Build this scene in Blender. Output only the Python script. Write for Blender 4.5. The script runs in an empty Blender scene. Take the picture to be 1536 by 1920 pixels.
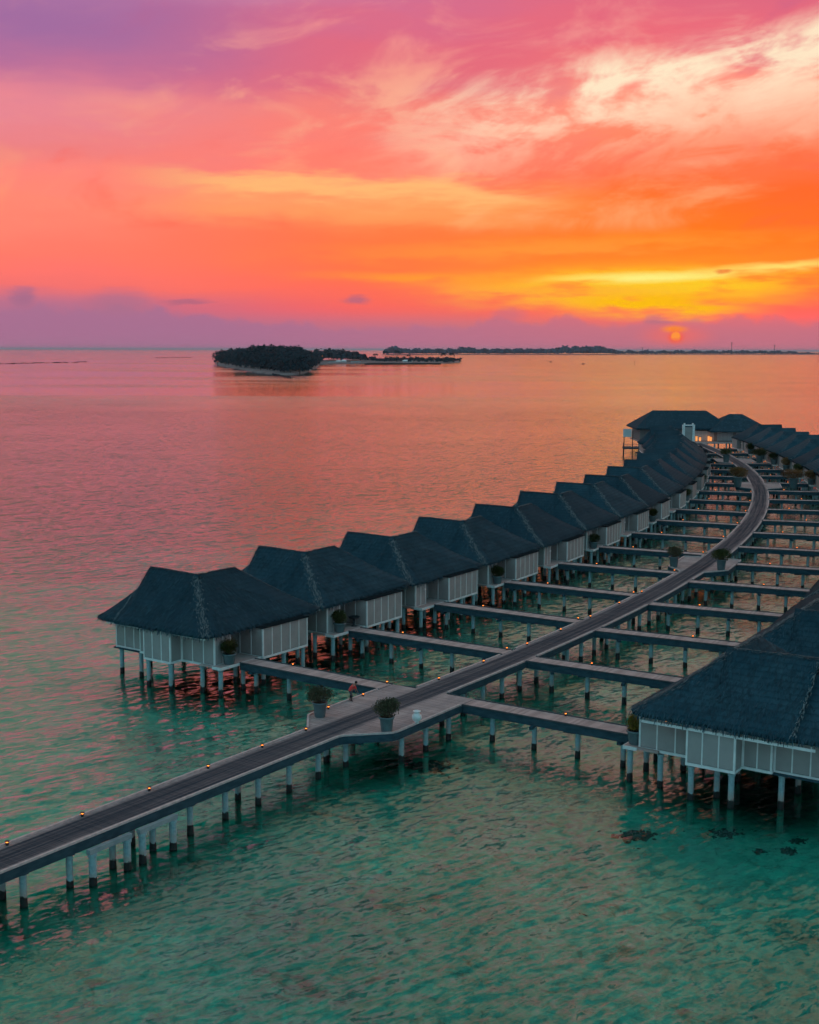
import bpy, bmesh, math, random
from mathutils import Vector, Matrix
random.seed(7)
R = math.radians
sc = bpy.context.scene
col = sc.collection
D = bpy.data

def lin(r, g, b):
    f = lambda c: (c/255)/12.92 if c/255 <= .04045 else ((c/255+.055)/1.055)**2.4
    return (f(r), f(g), f(b), 1.0)

# ------------------------------------------------------------------ node helper
class NT:
    def __init__(s, tree):
        s.t = tree; s.n = tree.nodes; s.l = tree.links
    def new(s, typ, **kw):
        nd = s.n.new(typ)
        for k, v in kw.items(): setattr(nd, k, v)
        return nd
    def put(s, sock, v):
        if isinstance(v, bpy.types.NodeSocket): s.l.new(v, sock)
        elif v is not None: sock.default_value = v
    def m(s, op, a, b=None, c=None, clamp=False):
        nd = s.new('ShaderNodeMath', operation=op, use_clamp=clamp)
        s.put(nd.inputs[0], a)
        if b is not None: s.put(nd.inputs[1], b)
        if c is not None: s.put(nd.inputs[2], c)
        return nd.outputs[0]
    def add(s, a, b): return s.m('ADD', a, b)
    def sub(s, a, b): return s.m('SUBTRACT', a, b)
    def mul(s, a, b): return s.m('MULTIPLY', a, b)
    def div(s, a, b): return s.m('DIVIDE', a, b)
    def ss(s, x, lo, hi, olo=0., ohi=1.):          # smoothstep
        nd = s.new('ShaderNodeMapRange', interpolation_type='SMOOTHSTEP')
        s.put(nd.inputs[0], x); s.put(nd.inputs[1], lo); s.put(nd.inputs[2], hi)
        s.put(nd.inputs[3], olo); s.put(nd.inputs[4], ohi)
        return nd.outputs[0]
    def gauss(s, x, c, w):
        return s.ss(s.m('ABSOLUTE', s.sub(x, c)), 1.95*w, 0.)
    def xyz(s, x, y, z=0.):
        nd = s.new('ShaderNodeCombineXYZ')
        for i, v in enumerate((x, y, z)): s.put(nd.inputs[i], v)
        return nd.outputs[0]
    def sep(s, v):
        nd = s.new('ShaderNodeSeparateXYZ'); s.put(nd.inputs[0], v); return nd.outputs
    def noise(s, vec, scale=1., detail=2., rough=.5, dist=0., out=0):
        nd = s.new('ShaderNodeTexNoise')
        s.put(nd.inputs['Vector'], vec); s.put(nd.inputs['Scale'], scale)
        s.put(nd.inputs['Detail'], detail); s.put(nd.inputs['Roughness'], rough); s.put(nd.inputs['Distortion'], dist)
        return nd.outputs[out]
    def mix(s, f, a, b, typ='MIX'):
        nd = s.new('ShaderNodeMix', data_type='RGBA', blend_type=typ)
        s.put(nd.inputs[0], f); s.put(nd.inputs[6], a); s.put(nd.inputs[7], b)
        return nd.outputs[2]
    def ramp(s, f, stops):
        nd = s.new('ShaderNodeValToRGB'); e = nd.color_ramp.elements
        e[0].position, e[0].color = stops[0]; e[1].position, e[1].color = stops[-1]
        for p, c in stops[1:-1]:
            x = e.new(p); x.color = c
        s.put(nd.inputs[0], f); return nd.outputs[0]

# ------------------------------------------------------------------ camera
cam = D.cameras.new('camera'); cam_o = D.objects.new('camera', cam); col.objects.link(cam_o)
cam.sensor_fit = 'HORIZONTAL'; cam.sensor_width = 36; cam.lens = 36*2400/1536
cam.clip_start = 1; cam.clip_end = 400000
PITCH = math.atan((960-655.8)/2400)
cam_o.matrix_world = Matrix.Translation((0, 0, 30)) @ Matrix.Rotation(R(90)-PITCH, 4, 'X') @ Matrix.Rotation(R(.17), 4, 'Z')
sc.camera = cam_o

# ------------------------------------------------------------------ dusk sky
SUN_AZ, SUN_EL = 494/2400*.987, 25/2400
w = D.worlds.new('World'); sc.world = w; w.use_nodes = True
k = NT(w.node_tree); k.n.clear()
dx, dy, dz = k.sep(k.new('ShaderNodeTexCoord').outputs['Generated'])
az = k.m('ARCTAN2', dx, dy)
el = k.m('ARCSINE', dz)
X = k.add(k.mul(az, 2435.), 768.)                     # bearing, 2435 units to the radian, 768 straight ahead
Hh = k.m('MAXIMUM', k.mul(el, 2420.), 0.)             # height above the horizon in the same unit
soft = k.noise(k.xyz(k.div(X, 420.), k.div(Hh, 120.), 3.1), 1., 3., .55)
fine = k.noise(k.xyz(k.div(X, 150.), k.div(Hh, 26.), 7.7), 1., 3.5, .6)
Hw = k.add(Hh, k.mul(k.mul(k.sub(soft, .5), 150.), k.ss(Hh, 60., 240.)))
Hw = k.add(Hw, k.mul(k.mul(k.sub(fine, .5), 34.), k.ss(Hh, 60., 140.)))
Hn = k.div(Hw, 2600.)
def st(*l):                                            # the red of the glow is brighter than the picture can show
    return [(h/2600., (lin(*c)[0]*(1.12 if c[0] > 250 else 1), *lin(*c)[1:])) for h, c in l]
up_ = [(760, (222, 142, 142)), (900, (252, 180, 128)), (1250, (238, 188, 134)), (1900, (152, 154, 154)), (2600, (146, 158, 178))]
left = k.ramp(Hn, st((0, (182, 113, 142)), (45, (172, 112, 145)), (85, (190, 113, 140)), (112, (246, 115, 112)), (170, (255, 124, 105)), (255, (255, 138, 116)), (330, (240, 130, 130)), (415, (234, 136, 148)), (490, (198, 115, 152)), (570, (166, 110, 162)), (660, (178, 120, 168)), *up_))
mid = k.ramp(Hn, st((0, (188, 112, 137)), (45, (196, 112, 133)), (75, (250, 100, 98)), (140, (255, 116, 72)), (200, (255, 118, 70)), (262, (255, 146, 88)), (330, (255, 128, 102)), (415, (248, 130, 118)), (470, (228, 108, 124)), (560, (228, 108, 128)), (656, (204, 112, 152)), *up_))
right = k.ramp(Hn, st((0, (196, 112, 132)), (36, (205, 112, 127)), (66, (255, 98, 98)), (115, (255, 108, 58)), (190, (255, 116, 30)), (300, (255, 104, 46)), (370, (255, 122, 80)), (450, (255, 140, 110)), (540, (238, 108, 122)), (656, (218, 105, 132)), *up_))
c1 = k.mix(k.ss(X, 60., 760.), left, mid)
c = k.mix(k.ss(X, 760., 1350.), c1, right)
cosd = k.m('COSINE', k.sub(az, SUN_AZ))
# amber glow above the sun
gm = k.mul(k.gauss(Hh, 165., 95.), k.gauss(X, 1130., 330.))
base_sky = k.mix(k.mul(gm, .48), c, lin(255, 140, 22))

# ---- upper sky
Xr = k.add(X, k.mul(Hh, .3)); Hr = k.sub(Hh, k.mul(X, .17))          # wisps climb to the right
wisp = k.noise(k.xyz(k.div(Xr, 270.), k.div(Hr, 100.), 1.3), 1., 6., .6, .5)
wisp2 = k.noise(k.xyz(k.div(Xr, 110.), k.div(Hr, 44.), 9.3), 1., 4., .62, .5)
c = base_sky
# soft layered cloud everywhere up here
lit_ = k.mul(k.mul(k.ss(wisp, .50, .74), k.ss(X, -200., 700., .25, .6)), k.ss(Hh, 1500., 700.))
c = k.mix(lit_, c, k.mix(k.ss(Hh, 250., 560.), lin(255, 176, 120), lin(248, 160, 150)))
dk_ = k.mul(k.ss(wisp, .46, .26), k.ss(Hh, 1500., 700., 0., .42))
c = k.mix(dk_, c, k.mix(k.ss(Hh, 300., 520.), lin(255, 92, 72), lin(200, 98, 136)))
# pale violet veil and grey violet smear high on the left
c = k.mix(k.mul(k.mul(k.ss(Hw, 585., 690.), k.gauss(X, 440., 190.)), .6), c, lin(218, 165, 190))
c = k.mix(k.mul(k.mul(k.gauss(Hw, 560., 70.), k.ss(X, 620., 200.)), k.mul(k.ss(X, -900., -200.), .55)), c, lin(160, 108, 160))
# cream cloud bank, sharp upper edge climbing to the right
dd = k.sub(k.add(478., k.mul(k.sub(X, 768.), .155)), Hh)
dd = k.add(dd, k.mul(k.sub(wisp, .5), 95.))
cm = k.mul(k.ss(dd, -8., 60.), k.ss(k.add(dd, k.mul(k.sub(wisp2, .5), 150.)), 265., 60.))
cm = k.mul(cm, k.mul(k.ss(X, 560., 1100.), k.ss(X, 3300., 2300.)))
cm = k.mul(cm, k.ss(k.add(wisp, k.add(k.mul(wisp2, .6), k.ss(X, 900., 1600., 0., .16))), .67, .98, .10, 1.))
c = k.mix(k.m('MULTIPLY', cm, 1.05, clamp=True), c, lin(255, 232, 198))
# thin peach wisps left of it
pm = k.mul(k.ss(wisp, .52, .72), k.mul(k.gauss(Hh, 440., 75.), k.mul(k.ss(X, 180., 600.), k.ss(X, 1000., 760.))))
c = k.mix(k.mul(pm, .7), c, lin(252, 170, 140))
# the yellow lined cloud across the middle
line = k.add(k.add(302., k.mul(k.sub(X, 330.), -.045)), k.mul(k.sub(soft, .5), 60.))
xr_ = k.mul(k.ss(X, 180., 480.), k.ss(X, 1150., 880.))
ym = k.mul(k.gauss(k.add(Hh, k.mul(k.sub(fine, .5), 75.)), line, 17.), xr_)
c = k.mix(k.mul(ym, .85), c, lin(255, 192, 118))
ym = k.mul(k.gauss(k.add(Hh, k.mul(k.sub(fine, .5), 70.)), k.sub(line, 36.), 22.), xr_)
upper = k.mix(k.mul(ym, .45), c, lin(255, 172, 100))

# ---- lower sky
c = base_sky
def streak(c, xc, xw, h, hw, amt, colr, tilt=0., warp=26.):
    hc = k.add(h, k.mul(k.sub(X, xc), tilt))
    q = k.mul(k.gauss(k.add(Hh, k.mul(k.sub(fine, .5), warp)), hc, hw), k.mul(k.gauss(X, xc, xw), k.ss(fine, .30, .56, .25, 1.)))
    return k.mix(k.m('MULTIPLY', q, amt, clamp=True), c, lin(*colr))
c = streak(c, 1190, 250, 122, 25, 1.35, (255, 204, 36), .02, 52.)
c = streak(c, 1215, 140, 134, 7, 1.0, (255, 240, 130), .02, 22.)
c = streak(c, 1440, 110, 150, 8, 1.0, (255, 222, 110), .06, 24.)
c = streak(c, 1225, 125, 84, 19, 1.4, (255, 190, 10), -.02, 30.)
c = streak(c, 1370, 85, 90, 5, .8, (255, 160, 40), 0., 12.)
c = streak(c, 1010, 190, 112, 10, .7, (255, 165, 60), 0., 32.)
c = streak(c, 1080, 380, 190, 16, .55, (255, 165, 62), .03, 60.)
c = streak(c, 1330, 260, 168, 9, .5, (255, 150, 40), .03, 40.)
c = streak(c, 800, 170, 133, 7, .8, (255, 160, 50), -.02, 24.)
# low mauve cloud bank on the horizon, heaped top
cum = k.noise(k.xyz(k.div(X, 95.), k.div(Hh, 95.), 5.2), 1., 4., .58)
cum2 = k.noise(k.xyz(k.div(X, 420.), 0., 1.9), 1., 1., .5)
top = k.add(k.add(54., k.ss(X, 700., -100., 0., 22.)), k.add(k.mul(k.sub(cum, .5), 95.), k.mul(k.sub(cum2, .5), 46.)))
bm_ = k.mul(k.ss(k.sub(top, Hh), -5., 13.), k.ss(X, 1500., 300., .6, .86))
bank = k.mix(k.ss(X, 300., 1400.), lin(170, 112, 146), lin(200, 113, 132))
c = k.mix(bm_, c, bank)
wx = k.add(X, k.mul(k.sub(cum, .5), 70.)); wh = k.add(Hh, k.mul(k.sub(fine, .5), 26.))
def disc(x, h, rx, ry, gx=None, gh=None):
    a_ = k.div(k.sub(gx or X, x), rx); b_ = k.div(k.sub(gh or Hh, h), ry)
    return k.m('SQRT', k.add(k.mul(a_, a_), k.mul(b_, b_)))
def puff(c, x, h, rx, ry, amt, colr):
    return k.mix(k.mul(k.ss(disc(x, h, rx, ry, wx, wh), 1.5, .3), amt), c, lin(*colr))
c = puff(c, 62, 90, 24, 17, .8, (165, 108, 140)); c = puff(c, 235, 84, 62, 22, .7, (176, 112, 140))
c = puff(c, 358, 86, 40, 5, .75, (176, 103, 128)); c = puff(c, 664, 92, 28, 7, .75, (176, 103, 128))
c = puff(c, 952, 66, 28, 14, .5, (192, 112, 134)); c = puff(c, 1232, 51, 26, 5, .8, (190, 112, 128)); c = puff(c, 1343, 142, 14, 4, .7, (240, 105, 50))
# the sun itself, low in the haze
c = k.mix(k.mul(k.ss(disc(1262., 27., 90., 28.), 1., .1), .55), c, lin(255, 105, 85))
c = k.mix(k.mul(k.ss(disc(1259., 39., 30., 9.), 1.1, .2), .95), c, lin(255, 138, 45))
c = k.mix(k.mul(k.ss(disc(1262., 24., 17., 14.), 1.2, .3), .8), c, lin(255, 92, 45))
sund = k.mul(k.ss(disc(1262., 25.5, 9., 9.), 1.1, .75), k.ss(Hh, 15., 26.))
lower = k.mix(sund, c, (1.05, .31, .035, 1))
# ---- the sky away from the sunset: blue dusk
dusk = k.ramp(k.div(Hh, 3800.), [(0, lin(150, 172, 190)), (.12, lin(152, 184, 200)), (.35, lin(118, 190, 208)), (.7, lin(136, 182, 200)), (1, lin(146, 158, 178))])
def bgs(colr):
    nd = k.new('ShaderNodeBackground'); k.put(nd.inputs[0], colr); nd.inputs[1].default_value = 1.0; return nd.outputs[0]
def mxs(f, a, b_):
    nd = k.new('ShaderNodeMixShader'); k.put(nd.inputs[0], f); k.l.new(a, nd.inputs[1]); k.l.new(b_, nd.inputs[2]); return nd.outputs[0]
sky = mxs(k.ss(Hh, 205., 235.), bgs(lower), bgs(upper))
sky = mxs(k.ss(cosd, .62, -.25), sky, bgs(dusk))
sky = mxs(k.ss(dz, 0., -.02), sky, bgs(lin(120, 100, 120)))
k.l.new(sky, k.new('ShaderNodeOutputWorld').inputs[0])

# ------------------------------------------------------------------ the setting sun, almost spent
sl = D.lights.new('sun', 'SUN'); sl.energy = .0002; sl.angle = R(4); sl.color = (1, .42, .16)
so = D.objects.new('sun', sl); col.objects.link(so)
sdir = Vector((math.sin(SUN_AZ)*math.cos(.02), math.cos(SUN_AZ)*math.cos(.02), math.sin(.02)))
so.rotation_euler = sdir.to_track_quat('Z', 'Y').to_euler(); so.location = sdir*500

vs = sc.view_settings
vs.view_transform = 'Standard'; vs.look = 'None'; vs.gamma = 1; vs.use_curve_mapping = False; vs.exposure = 0
sc.cycles.use_denoising = True
sc.cycles.max_bounces = 5; sc.cycles.diffuse_bounces = 2; sc.cycles.glossy_bounces = 2; sc.cycles.use_adaptive_sampling = True; sc.cycles.adaptive_threshold = .03; sc.cycles.transparent_max_bounces = 12
sc.cycles.sample_clamp_indirect = 4

# ------------------------------------------------------------------ materials
def mat(name, base, rough=.8, var=0., scale=4., base2=None, bump=0., stretch=(1, 1, 1), island=0., spec=.3, objvar=.18):
    m = D.materials.new(name); m.use_nodes = True
    q = NT(m.node_tree); b = q.n['Principled BSDF']
    b.inputs['Roughness'].default_value = rough; b.inputs['Specular IOR Level'].default_value = spec
    co = q.new('ShaderNodeTexCoord').outputs['Object']
    mp = q.new('ShaderNodeMapping'); mp.inputs['Scale'].default_value = stretch; q.put(mp.inputs[0], co)
    n = q.noise(mp.outputs[0], scale, 4., .6)
    oi = q.new('ShaderNodeObjectInfo').outputs['Random']
    colr = (*base, 1)
    c2 = (*(base2 or [x*(1-var) for x in base]), 1)
    cc = q.mix(q.ss(n, .3, .7), colr, c2)
    cc = q.mix(q.mul(oi, objvar), cc, (*[x*.6 for x in base], 1))
    if island:
        ri = q.new('ShaderNodeNewGeometry').outputs['Random Per Island']
        cc = q.mix(q.mul(ri, island), cc, (*[x*.35 for x in base], 1))
    q.put(b.inputs['Base Color'], cc)
    if bump:
        bp = q.new('ShaderNodeBump'); bp.inputs['Strength'].default_value = bump; bp.inputs['Distance'].default_value = .05
        q.put(bp.inputs['Height'], n); q.l.new(bp.outputs[0], b.inputs['Normal'])
    return m
M = {}
M['thatch'] = mat('weathered_thatch', (.014, .044, .062), .95, scale=1.3, base2=(.008, .027, .041), bump=.6, spec=.1)
m = M['thatch']; q = NT(m.node_tree); b = q.n['Principled BSDF']
co = q.new('ShaderNodeTexCoord').outputs['Object']; zc = q.sep(co)[2]
n1 = q.noise(co, .45, 4., .65); n2 = q.noise(co, 5., 3., .7)
crs = q.m('FRACT', q.add(q.mul(zc, 3.1), q.mul(n2, .9)))
cc = q.mix(q.ss(n1, .3, .72), (.016, .062, .088, 1), (.034, .086, .110, 1))
cc = q.mix(q.mul(q.ss(crs, .55, 1.), .55), cc, (.006, .022, .034, 1))
cc = q.mix(q.ss(n2, .55, .8, 0., .4), cc, (.075, .11, .125, 1))
orr = q.new('ShaderNodeObjectInfo').outputs['Random']
cc = q.mix(q.mul(orr, .6), cc, (.010, .030, .045, 1))
q.put(b.inputs['Base Color'], cc)
M['straw'] = mat('thatch_straw', (.050, .122, .160), .95, scale=.6, base2=(.013, .052, .078), island=.9, objvar=.75, spec=.1)
M['straw_pale'] = mat('pale_straw', (.24, .29, .30), .95, scale=2., base2=(.10, .14, .15), island=.85, spec=.1)
M['panel'] = mat('wall_panel_paint', (.37, .345, .335), .8, scale=.7, base2=(.31, .295, .29), spec=.1)
M['panel_dark'] = mat('dark_timber_panel', (.36, .32, .31), .8, scale=.9, base2=(.30, .27, .26), spec=.1)  # slightly darker panel tone
M['trim'] = mat('white_trim', (.80, .81, .80), .6, scale=1.5, base2=(.64, .67, .67))
M['core'] = mat('wall_core', (.16, .16, .16), .8)
M['door'] = mat('door_wood', (.16, .085, .07), .6, scale=3., base2=(.10, .055, .05), stretch=(6, 6, .6))
M['slab'] = mat('dark_roofing', (.012, .018, .022), .95, scale=3., spec=0.)
M['beam'] = mat('weathered_beam', (.040, .082, .105), .9, scale=1.2, base2=(.022, .052, .070), stretch=(1, 1, 3), bump=.2, spec=.1)
M['beam_pale'] = mat('pale_concrete_beam', (.30, .36, .37), .85, scale=1.6, base2=(.2, .26, .28))
M['kerb'] = mat('kerb_timber', (.62, .50, .48), .85, scale=3., base2=(.42, .35, .345), spec=.1)
M['kerb_dark'] = mat('dark_kerb_timber', (.06, .08, .09), .8, scale=3.)
M['deck'] = mat('deck_planks', (.60, .455, .43), .9, spec=.06, scale=1.1, base2=(.48, .37, .355), island=.5)
M['pot'] = mat('painted_pot', (.13, .19, .205), .6, scale=2., base2=(.095, .145, .165))
M['soil'] = mat('soil', (.02, .016, .012), .95)
M['leaf'] = mat('leaf_green', (.085, .095, .020), .75, scale=1.5, base2=(.022, .034, .010), island=.7)
M['leaf_dry'] = mat('leaf_olive', (.12, .105, .055), .8, scale=1.5, base2=(.05, .055, .032), island=.7)
M['leaf_rust'] = mat('leaf_rust', (.36, .16, .055), .8, scale=1.5, base2=(.12, .085, .03), island=.7)
M['leaf_gold'] = mat('leaf_gold', (.50, .35, .05), .8, scale=1.5, base2=(.16, .14, .03), island=.6)
M['bark'] = mat('bark', (.06, .045, .035), .9)
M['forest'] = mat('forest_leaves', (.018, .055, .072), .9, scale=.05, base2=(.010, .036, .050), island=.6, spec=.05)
M['forest_far'] = mat('far_forest_leaves', (.035, .085, .14), .9, scale=.01, base2=(.028, .07, .12), island=.4, spec=.05)  # distance haze painted in: paler, bluer leaves than the near wood
M['sand'] = mat('beach_sand', (.19, .19, .19), .95, scale=.02, base2=(.11, .11, .115))
M['rock'] = mat('wet_rock', (.035, .04, .045), .8, scale=.5, base2=(.02, .022, .026))
M['white'] = mat('white_ceramic', (.78, .80, .80), .4, var=.1)
M['metal'] = mat('dark_metal', (.03, .035, .04), .5)
M['skin'] = mat('skin', (.25, .13, .09), .6)
M['red'] = mat('red_cloth', (.80, .07, .06), .8, scale=8., base2=(.6, .05, .05))
M['black'] = mat('black_cloth', (.015, .014, .016), .9)
M['grey_cloth'] = mat('grey_cloth', (.10, .10, .11), .9)
M['coral'] = mat('coral_growth', (.04, .10, .085), .95, scale=2., base2=(.02, .055, .05), bump=.6)
M['white_wall'] = mat('white_render', (.62, .63, .63), .8, scale=.5, base2=(.5, .52, .53))
M['roof_red'] = mat('red_roof', (.25, .09, .07), .8)
def emit(name, c, s):
    m = D.materials.new(name); m.use_nodes = True; b = m.node_tree.nodes['Principled BSDF']
    b.inputs['Base Color'].default_value = (*c, 1); b.inputs['Emission Color'].default_value = (*c, 1); b.inputs['Emission Strength'].default_value = s
    return m
M['glow'] = emit('lamp_glow', (1, .24, .03), 5)
M['glow_soft'] = emit('lit_lantern', (1, .36, .10), .9)
M['glow_far'] = emit('far_lamp_glow', (1, .25, .04), 1.1)
# piles: pale paint, black weed band above the waterline (ragged), underwater fade painted in below
m = D.materials.new('pile_paint'); m.use_nodes = True; q = NT(m.node_tree); b = q.n['Principled BSDF']
pos = q.new('ShaderNodeNewGeometry').outputs['Position']; zz = q.sep(pos)[2]
n1 = q.noise(pos, 1.1, 3.); n2 = q.noise(pos, 6., 3.)
edge = q.add(.50, q.add(q.mul(q.sub(n1, .5), .75), q.mul(q.sub(n2, .5), .25)))
weed = q.ss(q.sub(edge, zz), -.04, .05)
cc = q.mix(q.ss(n2, .35, .75), (.27, .41, .44, 1), (.19, .31, .345, 1))
cc = q.mix(q.mul(q.ss(zz, 1.5, .5), q.ss(n1, .35, .6)), cc, (.36, .31, .28, 1))
cc = q.mix(weed, cc, (.010, .011, .011, 1))
cc = q.mix(q.ss(zz, .02, -.35), cc, (.46, .46, .38, 1))            # underwater fade painted in: sand colour so the submerged pile disappears
q.put(b.inputs['Base Color'], cc); b.inputs['Roughness'].default_value = .75
M['pile'] = m
# main pier deck: planks worn dark by wheels along the middle, streaked along its length
m = D.materials.new('pier_planks'); m.use_nodes = True; q = NT(m.node_tree); b = q.n['Principled BSDF']
uv = q.sep(q.new('ShaderNodeUVMap').outputs[0]); ac, al = uv[0], uv[1]
ri = q.new('ShaderNodeNewGeometry').outputs['Random Per Island']
sn = q.noise(q.xyz(q.mul(ac, 3.2), q.mul(al, .05)), 1., 4., .65)
bn = q.noise(q.xyz(q.mul(ac, .9), q.mul(al, .25), 4.), 1., 3., .6)
base = q.mix(q.ss(bn, .3, .7), (.48, .385, .37, 1), (.33, .275, .275, 1))
base = q.mix(q.mul(ri, .35), base, (.12, .10, .105, 1))
aw = q.m('ABSOLUTE', ac)
worn = q.mul(q.ss(q.add(aw, q.mul(q.sub(sn, .5), .9)), 1.42, .95), q.ss(sn, .3, .66, 1., .68))
base = q.mix(worn, base, (.016, .033, .050, 1))
q.put(b.inputs['Base Color'], base); b.inputs['Roughness'].default_value = .9; b.inputs['Specular IOR Level'].default_value = .06
M['pier'] = m
# seabed: pale sand, weed drifts, light lost in deep water painted in as a darker bed
m = D.materials.new('seabed_sand'); m.use_nodes = True; q = NT(m.node_tree); b = q.n['Principled BSDF']
pos = q.new('ShaderNodeNewGeometry').outputs['Position']; px, py, pz = q.sep(pos)
flat = q.xyz(px, py, 0.)
n1 = q.noise(flat, .055, 4., .6); n2 = q.noise(flat, 1.1, 6., .7, .6); n3 = q.noise(flat, .22, 5., .68, .8); n4 = q.noise(flat, .75, 4., .65, 1.)
cc = q.mix(q.ss(n2, .3, .7), (.72, .69, .55, 1), (.34, .35, .29, 1))
cc = q.mix(q.mul(q.ss(n1, .36, .6), .5), cc, (.26, .29, .25, 1))
cc = q.mix(q.mul(q.ss(n4, .58, .70), .6), cc, (.12, .15, .125, 1))
cc = q.mix(q.mul(q.ss(n3, .57, .68), .7), cc, (.075, .105, .090, 1))
cc = q.mix(q.mul(q.mul(q.ss(q.add(px, q.mul(q.sub(n1, .5), 30.)), -8., -38.), q.ss(q.add(py, q.mul(q.sub(n3, .5), 90.)), 215., 130.)), .5), cc, (.88, .84, .60, 1))      # clean sandbar seaward of the left row
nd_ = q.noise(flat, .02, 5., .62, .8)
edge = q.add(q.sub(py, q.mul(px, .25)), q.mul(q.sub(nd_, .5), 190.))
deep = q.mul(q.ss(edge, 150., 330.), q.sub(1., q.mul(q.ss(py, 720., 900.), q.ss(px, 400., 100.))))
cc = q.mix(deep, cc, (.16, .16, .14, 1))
q.put(b.inputs['Base Color'], cc); b.inputs['Roughness'].default_value = .95; b.inputs['Specular IOR Level'].default_value = 0.
M['seabed'] = m
# water: clear turquoise, wind ripples with crests running along the pier
m = D.materials.new('lagoon_water'); m.use_nodes = True; q = NT(m.node_tree); q.n.clear()
pos = q.new('ShaderNodeNewGeometry').outputs['Position']; px, py, _ = q.sep(pos)
cu, cv = .80, .60
crest = q.add(q.mul(px, cu), q.mul(py, cv)); across = q.sub(q.mul(px, cv), q.mul(py, cu))
def rip(sx, sy, det, seed, dist=.4): return q.sub(q.noise(q.xyz(q.mul(crest, sx), q.mul(across, sy), seed), 1., det, .6, dist), .5)
big = rip(.15, .48, 3., 1.); med = rip(.62, 1.9, 4., 5., .6); sml = rip(2.0, 4.2, 2., 9.)
sid = rip(1.1, 1.6, 3., 13.)
calm_n = q.noise(q.xyz(q.div(px, 900.), q.div(py, 210.), 2.), 1., 4., .55, .5)
# lee of the reef flat in front of the wooded island: slicks
reef = q.mul(q.ss(q.add(py, q.add(q.mul(px, .10), q.mul(q.sub(calm_n, .5), 500.))), 700., 900.), q.ss(q.add(px, q.mul(q.sub(calm_n, .5), 900.)), 420., -40.))
slick = q.mul(reef, q.ss(calm_n, .35, .56))
gust = q.noise(q.xyz(q.mul(px, .012), q.mul(py, .012), 6.), 1., 3., .6)
amp = q.mul(q.ss(slick, 0., 1., 1., .16), q.ss(gust, .3, .7, .72, 1.15))
sl_a = q.mul(q.add(q.add(q.mul(big, .80), q.mul(med, 1.55)), q.add(q.mul(sml, .62), q.mul(rip(5.5, 9., 1., 21., 0.), .30))), amp)
sl_c = q.mul(q.add(q.mul(sid, .42), q.mul(big, .08)), amp)
nx = q.add(q.mul(sl_c, cu), q.mul(sl_a, cv)); ny = q.sub(q.mul(sl_c, cv), q.mul(sl_a, cu))
nv = q.new('ShaderNodeVectorMath', operation='NORMALIZE'); q.put(nv.inputs[0], q.xyz(nx, ny, 1.))
nrm = nv.outputs[0]
fr = q.new('ShaderNodeFresnel'); fr.inputs[0].default_value = 1.333; q.put(fr.inputs[1], nrm)
gl = q.new('ShaderNodeBsdfGlossy'); q.put(gl.inputs['Roughness'], q.ss(slick, 0., 1., .14, .05)); gl.inputs['Color'].default_value = (1, 1, 1, 1); q.put(gl.inputs['Normal'], nrm)
tr = q.new('ShaderNodeBsdfTransparent'); tr.inputs[0].default_value = (.13, .97, .87, 1)
mx = q.new('ShaderNodeMixShader'); q.put(mx.inputs[0], fr.outputs[0]); q.l.new(tr.outputs[0], mx.inputs[1]); q.l.new(gl.outputs[0], mx.inputs[2])
q.l.new(mx.outputs[0], q.new('ShaderNodeOutputMaterial').inputs[0])
M['water'] = m

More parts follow.
